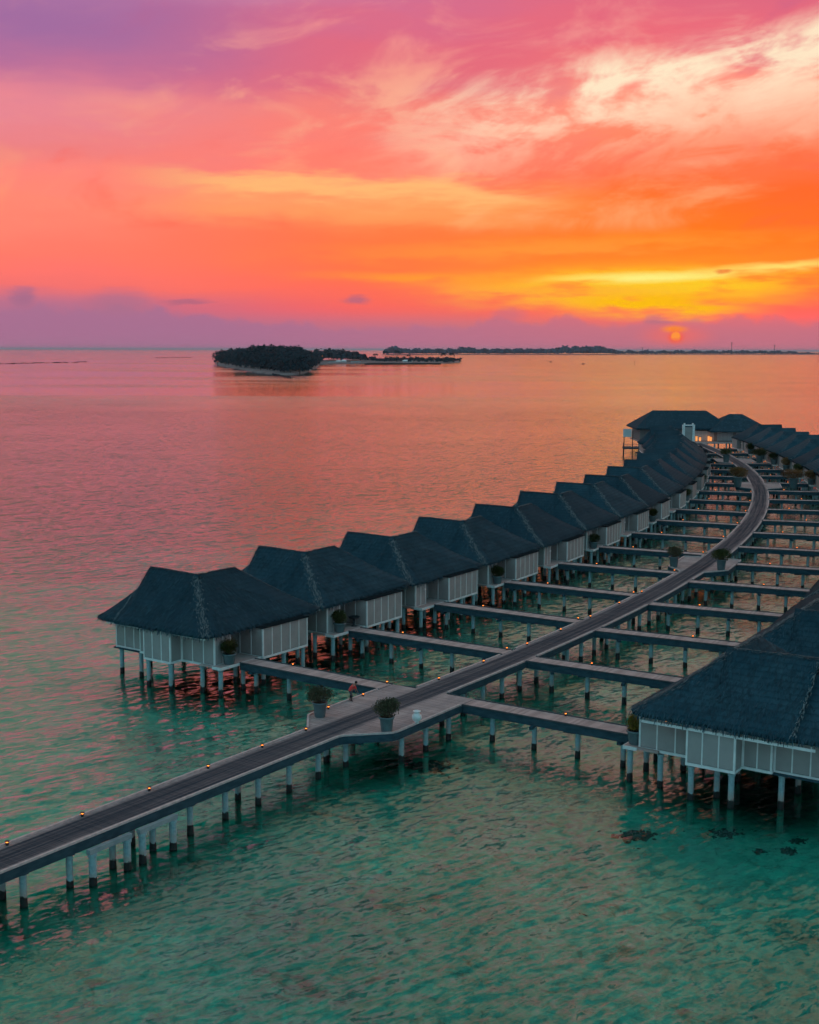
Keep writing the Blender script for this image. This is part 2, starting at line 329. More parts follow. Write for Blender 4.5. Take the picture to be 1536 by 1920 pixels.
# ------------------------------------------------------------------ mesh helpers
class MB:
    def __init__(s): s.v = []; s.f = []; s.uv = None
    def quad(s, *p):
        i = len(s.v); s.v += [tuple(x) for x in p]; s.f.append(tuple(range(i, i+len(p))))
    def box(s, x0, x1, y0, y1, z0, z1):
        i = len(s.v)
        s.v += [(x, y, z) for z in (z0, z1) for x, y in ((x0, y0), (x1, y0), (x1, y1), (x0, y1))]
        s.f += [tuple(i+j for j in f) for f in ((3, 2, 1, 0), (4, 5, 6, 7), (0, 1, 5, 4), (1, 2, 6, 5), (2, 3, 7, 6), (3, 0, 4, 7))]
        return s
    def bar(s, p, q_, w_, z0, z1):           # upright plank between two plan points
        p = Vector(p[:2]); q_ = Vector(q_[:2]); d = (q_-p).normalized(); n = Vector((-d.y, d.x))*w_/2
        i = len(s.v); c4 = (p-n, q_-n, q_+n, p+n)
        s.v += [(c_.x, c_.y, z) for z in (z0, z1) for c_ in c4]
        s.f += [tuple(i+j for j in f) for f in ((3, 2, 1, 0), (4, 5, 6, 7), (0, 1, 5, 4), (1, 2, 6, 5), (2, 3, 7, 6), (3, 0, 4, 7))]
        return s
    def lathe(s, prof, n=14, x=0, y=0):
        i = len(s.v); r_ = len(prof)
        for k_ in range(n):
            a = 2*math.pi*k_/n
            s.v += [(x+r*math.cos(a), y+r*math.sin(a), z) for r, z in prof]
        for k_ in range(n):
            for j in range(r_-1):
                a, b_ = i+k_*r_+j, i+((k_+1) % n)*r_+j
                s.f.append((a, b_, b_+1, a+1))
        s.f.append(tuple(i+k_*r_ for k_ in range(n))[::-1]); s.f.append(tuple(i+k_*r_+r_-1 for k_ in range(n)))
        return s
    def tube(s, p, q_, r0, r1, n=6):
        p = Vector(p); q_ = Vector(q_); d = (q_-p).normalized(); u = d.orthogonal().normalized(); v = d.cross(u)
        i = len(s.v)
        for k_ in range(n):
            a = 2*math.pi*k_/n; o = u*math.cos(a)+v*math.sin(a)
            s.v += [tuple(p+o*r0), tuple(q_+o*r1)]
        for k_ in range(n):
            a, b_ = i+2*k_, i+2*((k_+1) % n); s.f.append((a, b_, b_+1, a+1))
        s.f.append(tuple(i+2*k_ for k_ in range(n))[::-1]); s.f.append(tuple(i+2*k_+1 for k_ in range(n)))
        return s
    def mirror(s):
        s.v = [(x, -y, z) for x, y, z in s.v]; s.f = [f[::-1] for f in s.f]; return s
    def mesh(s, name, m, smooth=False):
        me = D.meshes.new(name); me.from_pydata(s.v, [], s.f)
        for mm in (m if isinstance(m, (list, tuple)) else [m]): me.materials.append(M[mm])
        if s.uv:
            ul = me.uv_layers.new(name='UVMap')
            for lp in me.loops: ul.data[lp.index].uv = s.uv[lp.vertex_index]
        if smooth: me.polygons.foreach_set('use_smooth', [True]*len(me.polygons))
        me.update(); return me

def obj(name, mesh, parent=None, loc=None, rotz=0., kind=None, label=None):
    o = D.objects.new(name, mesh); col.objects.link(o)
    if parent: o.parent = parent
    if loc is not None: o.location = loc
    if rotz: o.rotation_euler = (0, 0, rotz)
    if kind: o['kind'] = kind
    if label: o['label'] = label
    return o
def thing(name, label, cat, loc=(0, 0, 0), rotz=0., group=None, mesh=None):
    o = obj(name, mesh, None, loc, rotz); o['label'] = label; o['category'] = cat
    if group: o['group'] = group
    return o
ORD = ['first', 'second', 'third', 'fourth', 'fifth', 'sixth', 'seventh', 'eighth', 'ninth', 'tenth', 'eleventh', 'twelfth', 'thirteenth', 'fourteenth', 'fifteenth', 'sixteenth', 'seventeenth', 'eighteenth', 'nineteenth', 'twentieth'] + ['%dth' % i if i % 10 not in (1, 2, 3) else '%d%s' % (i, {1: 'st', 2: 'nd', 3: 'rd'}[i % 10]) for i in range(21, 90)]

# ------------------------------------------------------------------ pier path
U0 = Vector((.565, .825)).normalized(); V0 = Vector((U0.y, -U0.x)); P0 = Vector((-18.19, 111.35))
def ctr(s): t = 22.3-(max(s-8, 0)**2)/840; return P0+U0*s+V0*t
PS = []                                        # (q, s, pos, dir)
s = -90.; qv = -90.; prev = ctr(s)
while s < 282:
    p = ctr(s); d = (ctr(s+.05)-ctr(s-.05)).normalized()
    qv += (p-prev).length; PS.append((qv, s, p, d)); prev = p; s += .25
Q0 = next(a[0] for a in PS if a[1] >= 0); PS = [(a[0]-Q0, a[1], a[2], a[3]) for a in PS]
QEND = PS[-1][0]
def at(q_):
    i = min(max(int((q_-PS[0][0])/(QEND-PS[0][0])*(len(PS)-1)), 0), len(PS)-2)
    while i < len(PS)-2 and PS[i+1][0] < q_: i += 1
    while i > 0 and PS[i][0] > q_: i -= 1
    f = (q_-PS[i][0])/(PS[i+1][0]-PS[i][0])
    return PS[i][2].lerp(PS[i+1][2], f), PS[i][3].lerp(PS[i+1][3], f).normalized()
def off(q_, d):                                # d>0 right of travel
    p, t = at(q_); return p+Vector((t.y, -t.x))*d
def near_q(pt):
    return min(PS, key=lambda a: (a[2]-pt).length_squared)
DECK = 2.6

# ------------------------------------------------------------------ setting: water, seabed
g = MB(); g.quad((-90000, -400, 0), (90000, -400, 0), (90000, 190000, 0), (-90000, 190000, 0))
o = obj('water', g.mesh('water', 'water')); o['kind'] = 'structure'
def sstep(x, a, b): t = min(max((x-a)/(b-a), 0), 1); return t*t*(3-2*t)
ys = [-400+10*i for i in range(90)]+[520, 560, 620, 700, 800, 900, 1000, 1200, 1400, 1700, 2000, 2400, 3000, 5000, 190000]
xs = [-90000, -4000, -2000, -1000, -600, -400]+[-300+10*i for i in range(61)]+[400, 600, 1000, 2000, 90000]
g = MB()
from mathutils import noise as mnoise
for y in ys:
    for x in xs:
        d1 = y-(213+.25*x+22*math.sin(x*.03)+26*(mnoise.noise((x*.02, y*.02, 3))))
        deep = sstep(d1, -6, 34)
        reef = sstep(y, 720, 900)*sstep(-x, -400, -100)*(1-sstep(y, 2600, 3000))
        z = -1.75+.22*mnoise.noise((x*.06, y*.06, 1))
        z = z+(-7.5-z)*deep*(1-.8*reef)
        if y > 5000: z = -9
        g.v.append((x, y, z))
nx_ = len(xs)
for j in range(len(ys)-1):
    for i in range(nx_-1):
        a = j*nx_+i; g.f.append((a, a+1, a+nx_+1, a+nx_))
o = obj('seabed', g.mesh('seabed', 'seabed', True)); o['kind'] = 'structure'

# ------------------------------------------------------------------ pile
def pile_mesh(r, top, name='pile'):
    g = MB(); g.lathe([(r*1.05, -2.3), (r*1.12, -.3), (r*1.06, .35), (r, .55), (r, top-.16), (r*1.25, top-.15), (r*1.25, top)], 12)
    return g.mesh(name, 'pile', False)
PILE = pile_mesh(.2, 2.18); PILE_H = pile_mesh(.2, 2.34); PILE_BIG = pile_mesh(.225, 2.1)

# ------------------------------------------------------------------ huts
# local frame: x along the row, y away from the pier (mirrored on the right row), origin at the porch corner
ZE, ZR = 5.45, 9.55
def roof_polys():
    a0, a1, b0, b1 = -1.25, 14.75, .55, 12.2
    ja, jb, ra = 3.6, 6.4, 8.7
    ch = 1.3
    J = (ja, jb, ZR); K = (ra, jb, ZR)
    e = lambda a, b: (a, b, ZE)
    SWm, SEm = (a0+.32, b0+.32), None
    polys = []
    # front mass corners: (a0,b0) and (a1,b0) rounded
    polys.append([J, e(a0+.34, b0+.34), e(a0+ch, b0), e(a1-ch, b0), e(a1-.34, b0+.34), K])       # front slope
    polys.append([J, e(a0, b1), e(a0, b0+ch), e(a0+.34, b0+.34)])                                # near end
    polys.append([K, e(a1-.34, b0+.34), e(a1, b0+ch), e(a1, b1)])                                # far end
    polys.append([K, e(a1, b1), e(a0, b1), J])                                                   # back
    # wing toward the sea, gable verge at wb
    wa0, wa1, wb, wz = -1.12, 8.3, 12.1, ZR+.06
    wj = (ja, jb-.5, wz); wt = (ja, wb+.25, wz+.08)
    wing = [[wj, (ja, wb+.25, wz+.08), (wa0, wb-.1, ZE+.06), (wa0, jb, ZE+.06)],
            [wt, wj, (wa1, jb, ZE+.06), (wa1, wb-.1, ZE+.06)]]
    # lower hipped end beyond the verge
    la0, la1, lb, lz = -.95, 8.1, 15.2, 8.75
    L1 = (ja, 10.5, lz); L2 = (ja, 12.3, lz-.05)
    low = [[L1, L2, (la0+.3, lb-.3, ZE-.05), (la0, lb-1.3, ZE-.05), (la0, 10.5, ZE-.05)],
           [L2, (la1-.3, lb-.3, ZE-.05), (la1-1.3, lb, ZE-.05), (la0+1.3, lb, ZE-.05), (la0+.3, lb-.3, ZE-.05)],
           [L2, L1, (la1, 10.5, ZE-.05), (la1, lb-1.3, ZE-.05), (la1-.3, lb-.3, ZE-.05)]]
    return polys, wing, low
def build_roof(m, cuts):
    polys, wing, low = roof_polys()
    bm = bmesh.new(); rng = random.Random(5)
    outs = []
    for grp, ze in ((polys, ZE), (wing, ZE+.06), (low, ZE-.05)):
        b2 = bmesh.new(); vm = {}
        for p in grp:
            vv = []
            for c_ in p:
                key = tuple(round(x, 3) for x in c_)
                if key not in vm: vm[key] = b2.verts.new(c_)
                vv.append(vm[key])
            b2.faces.new(vv)
        bmesh.ops.recalc_face_normals(b2, faces=b2.faces)
        if sum(f.normal.z for f in b2.faces) < 0: bmesh.ops.reverse_faces(b2, faces=b2.faces)
        bmesh.ops.triangulate(b2, faces=b2.faces)
        if cuts: bmesh.ops.subdivide_edges(b2, edges=b2.edges, cuts=cuts, use_grid_fill=True)
        for v in b2.verts:
            f = min(max((v.co.z-ze)/(ZR-ze), 0), 1)
            v.co.z -= .42*4*f*(1-f)*.5                       # slight sag of the slopes
            n = mnoise.noise((v.co.x*.55, v.co.y*.55, v.co.z*.9))*.10+mnoise.noise((v.co.x*1.9, v.co.y*1.9, v.co.z*2))*.05
            v.co.z += n*(.4+.6*f)
        # thick eave: extrude the rim down
        rim = [e for e in b2.edges if e.is_boundary]
        r_ = bmesh.ops.extrude_edge_only(b2, edges=rim)
        nv_ = [x for x in r_['geom'] if isinstance(x, bmesh.types.BMVert)]
        cx = sum(v.co.x for v in b2.verts)/len(b2.verts); cy = sum(v.co.y for v in b2.verts)/len(b2.verts)
        for v in nv_:
            v.co.z -= .34; dv = Vector((cx-v.co.x, cy-v.co.y, 0)).normalized(); v.co += dv*.16
        bmesh.ops.contextual_create(b2, geom=[e for e in b2.edges if e.is_boundary])
        bmesh.ops.recalc_face_normals(b2, faces=b2.faces)
        for f in b2.faces: f.smooth = True
        tmp = D.meshes.new('tmp'); b2.to_mesh(tmp); b2.free(); bm.from_mesh(tmp); D.meshes.remove(tmp)
    if m < 0:
        for v in bm.verts: v.co.y *= -1
        bmesh.ops.reverse_faces(bm, faces=bm.faces)
    me = D.meshes.new('roof'); bm.to_mesh(me); bm.free(); me.materials.append(M['thatch']); return me
def straw_on_roof(m, dens):
    polys, wing, low = roof_polys(); g = MB(); pale = MB(); fr = MB(); rng = random.Random(11)
    def tri_pts(p):
        for i in range(1, len(p)-1):
            A, B, C = Vector(p[0]), Vector(p[i]), Vector(p[i+1])
            n = (B-A).cross(C-A); ar = n.length/2
            if ar < .01: continue
            n.normalize()
            if n.z < 0: n = -n
            for _ in range(int(ar*dens)):
                u, v = rng.random(), rng.random()
                if u+v > 1: u, v = 1-u, 1-v
                yield A+(B-A)*u+(C-A)*v, n
    def blade(g_, P, n, lift, L, w_, jit=.35):
        f = min(max((P.z-ZE)/(ZR-ZE), 0), 1); P = P-Vector((0, 0, .84*f*(1-f)))
        dn = Vector((n.x*n.z, n.y*n.z, n.z*n.z-1)).normalized()
        sd = dn.cross(n).normalized(); d = (dn+sd*rng.uniform(-jit, jit)).normalized()
        a = P+n*.02; b_ = P+d*L+n*lift
        g_.quad(a-sd*w_, a+sd*w_, b_+sd*w_*.5, b_-sd*w_*.5)
    for p in polys+wing+low:
        for P, n in tri_pts(p): blade(g, P, n, rng.uniform(.03, .13), rng.uniform(.25, .6), rng.uniform(.02, .05))
    # pale straw binding along hips and ridges
    a0, a1, b0 = -1.25, 14.75, .55
    J = Vector((3.6, 6.4, ZR)); K = Vector((8.7, 6.4, ZR)); T = Vector((3.6, 12.3, ZR+.12))
    for A, B, w_, cnt in ((J, Vector((a0+.34, b0+.34, ZE)), .26, 620), (K, Vector((a1-.34, b0+.34, ZE)), .15, 300), (J, K, .12, 200), (J, T, .12, 240), (T, Vector((-1.1, 12.1, ZE+.1)), .10, 100)):
        d = (B-A); n0 = Vector((0, 0, 1))
        for _ in range(int(cnt*min(1, dens/12))):
            f = rng.random(); P = A+d*f; P.z += .05
            o_ = Vector((rng.gauss(0, w_), rng.gauss(0, w_), 0)); P += o_; P.z -= .5*o_.length
            dl = d.normalized(); s_ = Vector((-dl.y, dl.x, 0)).normalized()
            ff = min(max((P.z-ZE)/(ZR-ZE), 0), 1); P.z -= .84*ff*(1-ff)-.04
            L = rng.uniform(.2, .5); e_ = P+dl*L*rng.uniform(.3, 1)+s_*rng.uniform(-.3, .3)*L; e_.z = min(e_.z, P.z+.08); 
            ww = rng.uniform(.015, .035)
            pale.quad(P-s_*ww, P+s_*ww, e_+s_*ww*.5, e_-s_*ww*.5)
    # fringe hanging from the eaves
    def run(p, q_):
        p, q_ = Vector(p), Vector(q_); d = q_-p; n = int(d.length/.06*min(1, dens/12)); dn = d.normalized()
        ctrp = Vector((5, 7, 0)); out = Vector((dn.y, -dn.x, 0))
        if out.dot(p-ctrp) < 0: out = -out
        for i in range(n):
            P = p+d*rng.random()+out*rng.uniform(-.06, .06)+Vector((0, 0, rng.uniform(-.18, .08)))
            e_ = P+out*rng.uniform(.02, .22)+Vector((0, 0, -rng.uniform(.18, .5)))+dn*rng.uniform(-.12, .12)
            ww = rng.uniform(.02, .05)
            fr.quad(P-dn*ww, P+dn*ww, e_+dn*ww*.5, e_-dn*ww*.5)
    def chain(*pts):
        for a, b_ in zip(pts, pts[1:]): run((*a, ZE), (*b_, ZE))
    chain((-1.0, 15.0-1.2), (-1.1, 12.2), (a0, 12), (a0, b0+1.3), (a0+.34, b0+.34), (a0+1.3, b0), (a1-1.3, b0), (a1-.34, b0+.34), (a1, b0+1.3), (a1, 12))
    chain((-.95, 13.9), (-.65, 14.9), (.35, 15.2), (6.8, 15.2), (8.1, 13.9), (8.1, 12.2))
    out = []
    for nm, gg, mm in (('thatch_straw', g, 'straw'), ('hip_straw', pale, 'straw_pale'), ('eave_fringe', fr, 'straw')):
        if m < 0: gg.mirror()
        out.append((nm, gg.mesh(nm, mm)))
    return out

FACES = [  # name, from (a,b), to (a,b), panels, outward normal, material
    ((.3, 1.0), (.3, 5.0), 3, (-1, 0), 'panel'), ((-1.1, 5.0), (-1.1, 8.4), 3, (-1, 0), 'panel'),
    ((-1.1, 5.0), (.3, 5.0), 1, (0, -1), 'panel'), ((-1.1, 8.4), (.3, 8.4), 1, (0, 1), 'panel'),
    ((.3, 8.4), (.3, 10.4), 2, (-1, 0), 'panel'), ((.7, 10.4), (.7, 14.0), 3, (-1, 0), 'panel'),
    ((.3, 10.4), (.7, 10.4), 1, (0, 1), 'panel'),
    ((.3, 1.0), (2.4, 1.0), 2, (0, -1), 'panel'),
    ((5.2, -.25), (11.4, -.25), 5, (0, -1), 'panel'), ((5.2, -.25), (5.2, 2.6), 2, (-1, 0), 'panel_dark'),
    ((11.4, -.25), (11.4, 2.5), 2, (1, 0), 'panel'), ((11.4, 2.5), (13.8, 2.5), 2, (0, -1), 'panel'),
    ((13.8, 2.5), (13.8, 14.0), 8, (1, 0), 'panel'), ((.7, 14.0), (13.8, 14.0), 9, (0, 1), 'panel'),
]
PILES = [(.35, .35), (3.2, .35), (.4, 2.6), (4.6, 2.6), (5.6, .1), (8.4, .1), (11.1, .1), (8.4, 2.6), (11.4, 2.8), (13.5, 2.8), (-.8, 5.3), (-.8, 8.1), (.6, 6.6), (4.6, 6.6), (9, 6.6), (13.4, 6.6), (.9, 10.9), (4.6, 10.9), (9, 10.9), (13.4, 10.9), (1.0, 13.6), (4.6, 13.7), (9, 13.7), (13.4, 13.7)]
def hut_kit(m, detail):
    kit = []
    def fin(g, nm, mm, sm=False):
        if m < 0: g.mirror()
        return g.mesh(nm, mm, sm)
    dens = {2: 22, 1: 12, 0: 3}[detail]
    kit.append(('roof', build_roof(m, {2: 7, 1: 5, 0: 2}[detail]), 'stuff_children', [(n, me, 'stuff') for n, me in straw_on_roof(m, dens)]))
    # wall core
    g = MB()
    g.box(.36, 13.74, 2.66, 10.38, 2.5, 5.5); g.box(.36, 2.34, 1.06, 2.7, 2.5, 5.42); g.box(-1.04, .4, 5.06, 8.34, 2.52, 5.4)
    g.box(.76, 13.74, 10.3, 13.94, 2.48, 5.46); bf = -.25 if m > 0 else .4
    g.box(5.26, 11.34, bf+.06, 2.7, 2.52, 5.16)
    subs = []
    for (p, q_, n, nr, mm) in FACES:
        top = 5.2 if (p[1] == -.25 or p == (5.2, -.25)) else 5.42
        if p == (11.4, -.25): top = 5.2
        p, q_ = Vector((p[0], bf if p[1] == -.25 else p[1])), Vector((q_[0], bf if q_[1] == -.25 else q_[1])); L = (q_-p).length; d = (q_-p)/L; nv_ = Vector(nr)
        if detail:
            for i in range(n):
                a = p+d*(L*i/n+.03); b_ = p+d*(L*(i+1)/n-.03)
                pg = MB(); off_ = nv_*-.03; pg.bar(a+off_, b_+off_, .045, 2.66, top)
                subs.append(('wall_panel', fin(pg, 'wall_panel', mm), None))
            for i in range(n+1):
                c_ = p+d*(L*i/n); bg_ = MB(); w_ = .045 if 0 < i < n else .06
                c_ = c_+d*(w_ if i == 0 else -w_ if i == n else 0)
                bg_.bar(c_-d*w_-nv_*.02, c_+d*w_-nv_*.02, .075, 2.62, top+.01); subs.append(('batten', fin(bg_, 'batten', 'trim'), None))
        else:
            pg = MB(); pg.bar(p-nv_*.03, q_-nv_*.03, .05, 2.6, top); subs.append(('wall_panel', fin(pg, 'wall_panel', mm), None))
        sg = MB(); sg.bar(p-nv_*.03+d*.005, q_-nv_*.03-d*.005, .13, 2.42, 2.615); subs.append(('skirting', fin(sg, 'skirting', 'trim'), None))
    kit.append(('wall', fin(g, 'wall', 'core'), None, subs))
    # eave board seen under the thatch on the near end
    g = MB(); g.bar((-1.2, 1.75), (-1.2, 13.6), .06, 4.86, 5.04) if m < 0 else g.bar((-.75, 1.1), (-.75, 13.6), .08, 5.02, 5.2)
    kit.append(('eave_board', fin(g, 'eave_board', 'trim'), None, []))
    g = MB(); g.box(0, 5.1, 0, 2.55, 2.44, 2.6)
    g2 = MB(); g2.box(-.06, 0, -.06, 1.0, 2.36, 2.61); g2.box(0, 5.1, -.06, 0, 2.36, 2.61)
    kit.append(('porch_floor', fin(g, 'porch_floor', 'deck'), None, [('porch_edge', fin(g2, 'porch_edge', 'trim'), None)]))
    g = MB(); g.box(.5, 13.6, 2.7, 13.8, 2.34, 2.47); g.box(5.4, 11.2, bf+.3, 2.68, 2.34, 2.5); g.box(.9, 12.5, 10.8, 14.6, 2.2, 2.33)
    kit.append(('floor_slab', fin(g, 'floor_slab', 'beam'), None, []))
    g = MB(); g.box(5.05, 11.5, bf-.12, 2.6, 5.2, 5.3)
    kit.append(('bathroom_roof', fin(g, 'bathroom_roof', 'slab'), None, []))
    # door at the back of the porch
    g = MB(); g.box(3.0, 4.1, 2.56, 2.64, 2.63, 4.85)
    g2 = MB(); g2.box(2.9, 3.0, 2.53, 2.66, 2.62, 4.95); g2.box(4.1, 4.2, 2.53, 2.66, 2.62, 4.95); g2.box(2.9, 4.2, 2.53, 2.66, 4.95, 5.05)
    g3 = MB(); g3.box(3.08, 3.12, 2.5, 2.56, 3.5, 3.8)
    kit.append(('door', fin(g, 'door', 'door'), None, [('door_frame', fin(g2, 'door_frame', 'door'), None), ('door_handle', fin(g3, 'door_handle', 'metal'), None)]))
    g = MB(); g.box(1.95, 2.25, .86, .98, 4.2, 4.34)
    kit.append(('wall_lamp', fin(g, 'wall_lamp', 'white'), None, []))
    return kit
KITS = {}
def frustum(p, z, margin=90):
    cp, sp = math.cos(PITCH), math.sin(PITCH); zc = z-30
    yy = p.y*cp-zc*sp; zz_ = p.y*sp+zc*cp
    if yy < 1: return False
    x = 768+2400*p.x/yy; y = 960-2400*zz_/yy
    return -margin < x < 1536+margin and -margin < y < 1920+margin
def build_hut(side, idx, origin, ang, label, detail):
    m = 1 if side == 'left' else -1
    key = (m, detail)
    if key not in KITS: KITS[key] = hut_kit(m, detail)
    root = thing('water_bungalow', label, 'bungalow', (origin.x, origin.y, 0), ang, 'thatched bungalows of the %s row' % side)
    rj = random.Random(idx*7+m)
    root.rotation_euler[2] += R(rj.uniform(-.5, .5))
    for nm, me, _, subs in KITS[key]:
        o = obj(nm, me, root)
        if nm == 'roof':
            o.scale = (1, 1, 1+rj.uniform(-.018, .018)); o.rotation_euler = (0, R(rj.uniform(-.25, .25)), 0)
        for sn_, sm_, kd in subs: obj(sn_, sm_, o, kind=kd)
    pl = PILES if detail else PILES[:7]+PILES[10:12]+PILES[16:17]
    for a, b_ in pl: obj('pile', PILE_H, root, (a, b_*m, 0), random.uniform(0, 6))
    return root

# leaf clumps for potted shrubs
def leaf_ball(n, rx, rz, zc, seed, size=.10, spiky=False):
    g = MB(); rng = random.Random(seed)
    lobes = [(Vector((rng.uniform(-.36, .36)*rx, rng.uniform(-.36, .36)*rx, zc+rng.uniform(-.25, .38)*rz)), rng.uniform(.5, .74)) for _ in range(10)]
    for i in range(n):
        c_, sc_ = rng.choice(lobes)
        d = Vector((rng.gauss(0, 1), rng.gauss(0, 1), rng.gauss(0, 1))).normalized()
        rr = rng.uniform(.55, 1.12)*sc_
        P = c_+Vector((d.x*rx*rr, d.y*rx*rr, d.z*rz*rr))
        u = (d+Vector((rng.gauss(0, .5), rng.gauss(0, .5), rng.gauss(0, .5)+.3))).normalized(); v = u.orthogonal().normalized()
        if spiky: u = (d*.8+Vector((0, 0, .35))).normalized(); v = u.orthogonal().normalized()
        L = size*rng.uniform(.7, 1.6)*(1.7 if spiky else 1); w_ = size*rng.uniform(.35, .6)*(.5 if spiky else 1)
        g.quad(P, P+u*L*.5+v*w_, P+u*L, P+u*L*.5-v*w_)
    return g
POTS = {}
def potted(loc, label, leaf='leaf_dry', r=.95, h=1.0, z=DECK, s=1., seed=1, group='potted shrubs', spiky=False, rz=.62):
    key = (leaf, seed, r, h, spiky)
    if key not in POTS:
        g = MB(); g.lathe([(.36, 0), (.40, .06), (.50, h-.16), (.52, h-.14), (.58, h-.13), (.58, h), (.50, h), (.47, h-.1), (.02, h-.1)], 18)
        st_ = MB()
        for i in range(7):
            a = i*.9; st_.tube((.05*math.cos(a), .05*math.sin(a), h-.12), (.45*r*math.cos(a), .45*r*math.sin(a), h+rz*.9), .03, .012, 5)
        so_ = MB(); so_.lathe([(.48, h-.11), (.48, h-.08), (.01, h-.07)], 14)
        lf = leaf_ball(2600, r, rz, h+rz*.80, seed, .09, spiky)
        POTS[key] = (g.mesh('pot', 'pot', True), so_.mesh('soil', 'soil'), st_.mesh('stems', 'bark'), lf.mesh('foliage', leaf))
    P_ = POTS[key]
    root = thing('potted_shrub', label, 'potted shrub', (loc[0], loc[1], z), seed*1.3+loc[0], group)
    root.scale = (s, s, s)
    a = obj('pot', P_[0], root); obj('soil', P_[1], a); f = obj('foliage', P_[3], root, kind='stuff'); obj('stems', P_[2], f)
    return root

# porch fronts stand 19 m from the pier axis near the shore end and draw in along the curve
GAP = [(-999, 19.), (0, 19.), (30, 18.6), (62, 17.0), (80, 16.4), (100, 15.4), (165, 11.6), (215, 8.4), (245, 7.2), (400, 6.2)]
def gap(q_):
    for (a, ga), (b_, gb) in zip(GAP, GAP[1:]):
        if a <= q_ <= b_: return ga+(gb-ga)*(q_-a)/(b_-a)
def offset_path(d):
    out = []; acc = 0; prev = None
    for (q_, s_, p, t) in PS:
        pt = p+Vector((t.y, -t.x))*d*gap(q_)
        if prev is not None: acc += (pt-prev).length
        out.append((acc, q_, pt)); prev = pt
    z0 = next(a[0] for a in out if a[1] >= -1.7); return [(a[0]-z0, a[1], a[2]) for a in out]
HUTS = []
SP = 15.75
NL, NR = 17, 19
for side, d, n in (('left', -1., NL), ('right', 1., NR)):
    op = offset_path(d)
    def pos_at(a):
        for i in range(len(op)-1):
            if op[i+1][0] >= a:
                f = (a-op[i][0])/(op[i+1][0]-op[i][0]); return op[i][2].lerp(op[i+1][2], f)
        return op[-1][2]
    for i in range(n):
        A = pos_at(SP*i); B = pos_at(SP*i+13); ang = math.atan2(B.y-A.y, B.x-A.x)
        HUTS.append((side, i, A, ang))
hut_obj = {}
for side, i, A, ang in HUTS:
    ca = Vector((math.cos(ang), math.sin(ang))); nb = Vector((-ca.y, ca.x))*(1 if side == 'left' else -1)
    vis = any(frustum(A+ca*a+nb*b_, z, 60) for a in (-1.2, 7, 14.7) for b_ in (0, 7, 15) for z in (0, 5, 9.5))
    if not vis: continue
    detail = 2 if (i < 4) else 1 if i < 9 else 0
    if side == 'left':
        lab = 'nearest grey thatched bungalow on piles, free end of the left row' if i == 0 else '%s thatched bungalow from the near end of the left row' % ORD[i]
        if i == NL-1: lab = 'last thatched bungalow of the left row, beside the long pavilion'
    else:
        lab = 'large nearest thatched bungalow cut by the right edge of the picture' if i == 0 else '%s thatched bungalow from the near end of the right row' % ORD[i]
        if i == NR-1: lab = 'last thatched bungalow of the right row, beside the long pavilion'
    hut_obj[(side, i)] = build_hut(side, i, A, ang, lab, detail)
def hut_pt(side, i, a, b_):
    for s_, j, A, ang in HUTS:
        if s_ == side and j == i:
            ca = Vector((math.cos(ang), math.sin(ang))); nb = Vector((-ca.y, ca.x))*(1 if side == 'left' else -1)
            return A+ca*a+nb*b_

# ------------------------------------------------------------------ walkways
WALK = {'left': [], 'right': []}
def planks(g, p, q_, w_, z, step=.21, th=.05):
    p, q_ = Vector(p), Vector(q_); L = (q_-p).length; d = (q_-p)/L; n = Vector((-d.y, d.x)); k_ = 0.
    while k_ < L-.03:
        e_ = min(k_+step-.018, L); a = p+d*k_; b_ = p+d*e_; i = len(g.v); j = random.uniform(-.008, .008)
        c4 = (a-n*w_/2, b_-n*w_/2, b_+n*w_/2, a+n*w_/2)
        g.v += [(c_.x, c_.y, zz_) for zz_ in (z-th, z+j) for c_ in c4]
        g.f += [tuple(i+t for t in f) for f in ((3, 2, 1, 0), (4, 5, 6, 7), (0, 1, 5, 4), (1, 2, 6, 5), (2, 3, 7, 6), (3, 0, 4, 7))]
        k_ += step
PLAT = [(-11.2, 2.5, 3.65, 4.2), (68.5, 80.3, 3.6, 3.8), (171.5, 184.0, 4.4, 4.4), (231., 243.5, 4.6, 4.6)]   # q start, q end, half width left, right
HW = 1.45
def halfw(q_):
    l = r = HW
    for a, b_, wl, wr in PLAT:
        if a <= q_ <= b_:
            f = min((q_-a)/2.8, 1); l = HW+(wl-HW)*f; r = HW+(wr-HW)*f
    return l, r
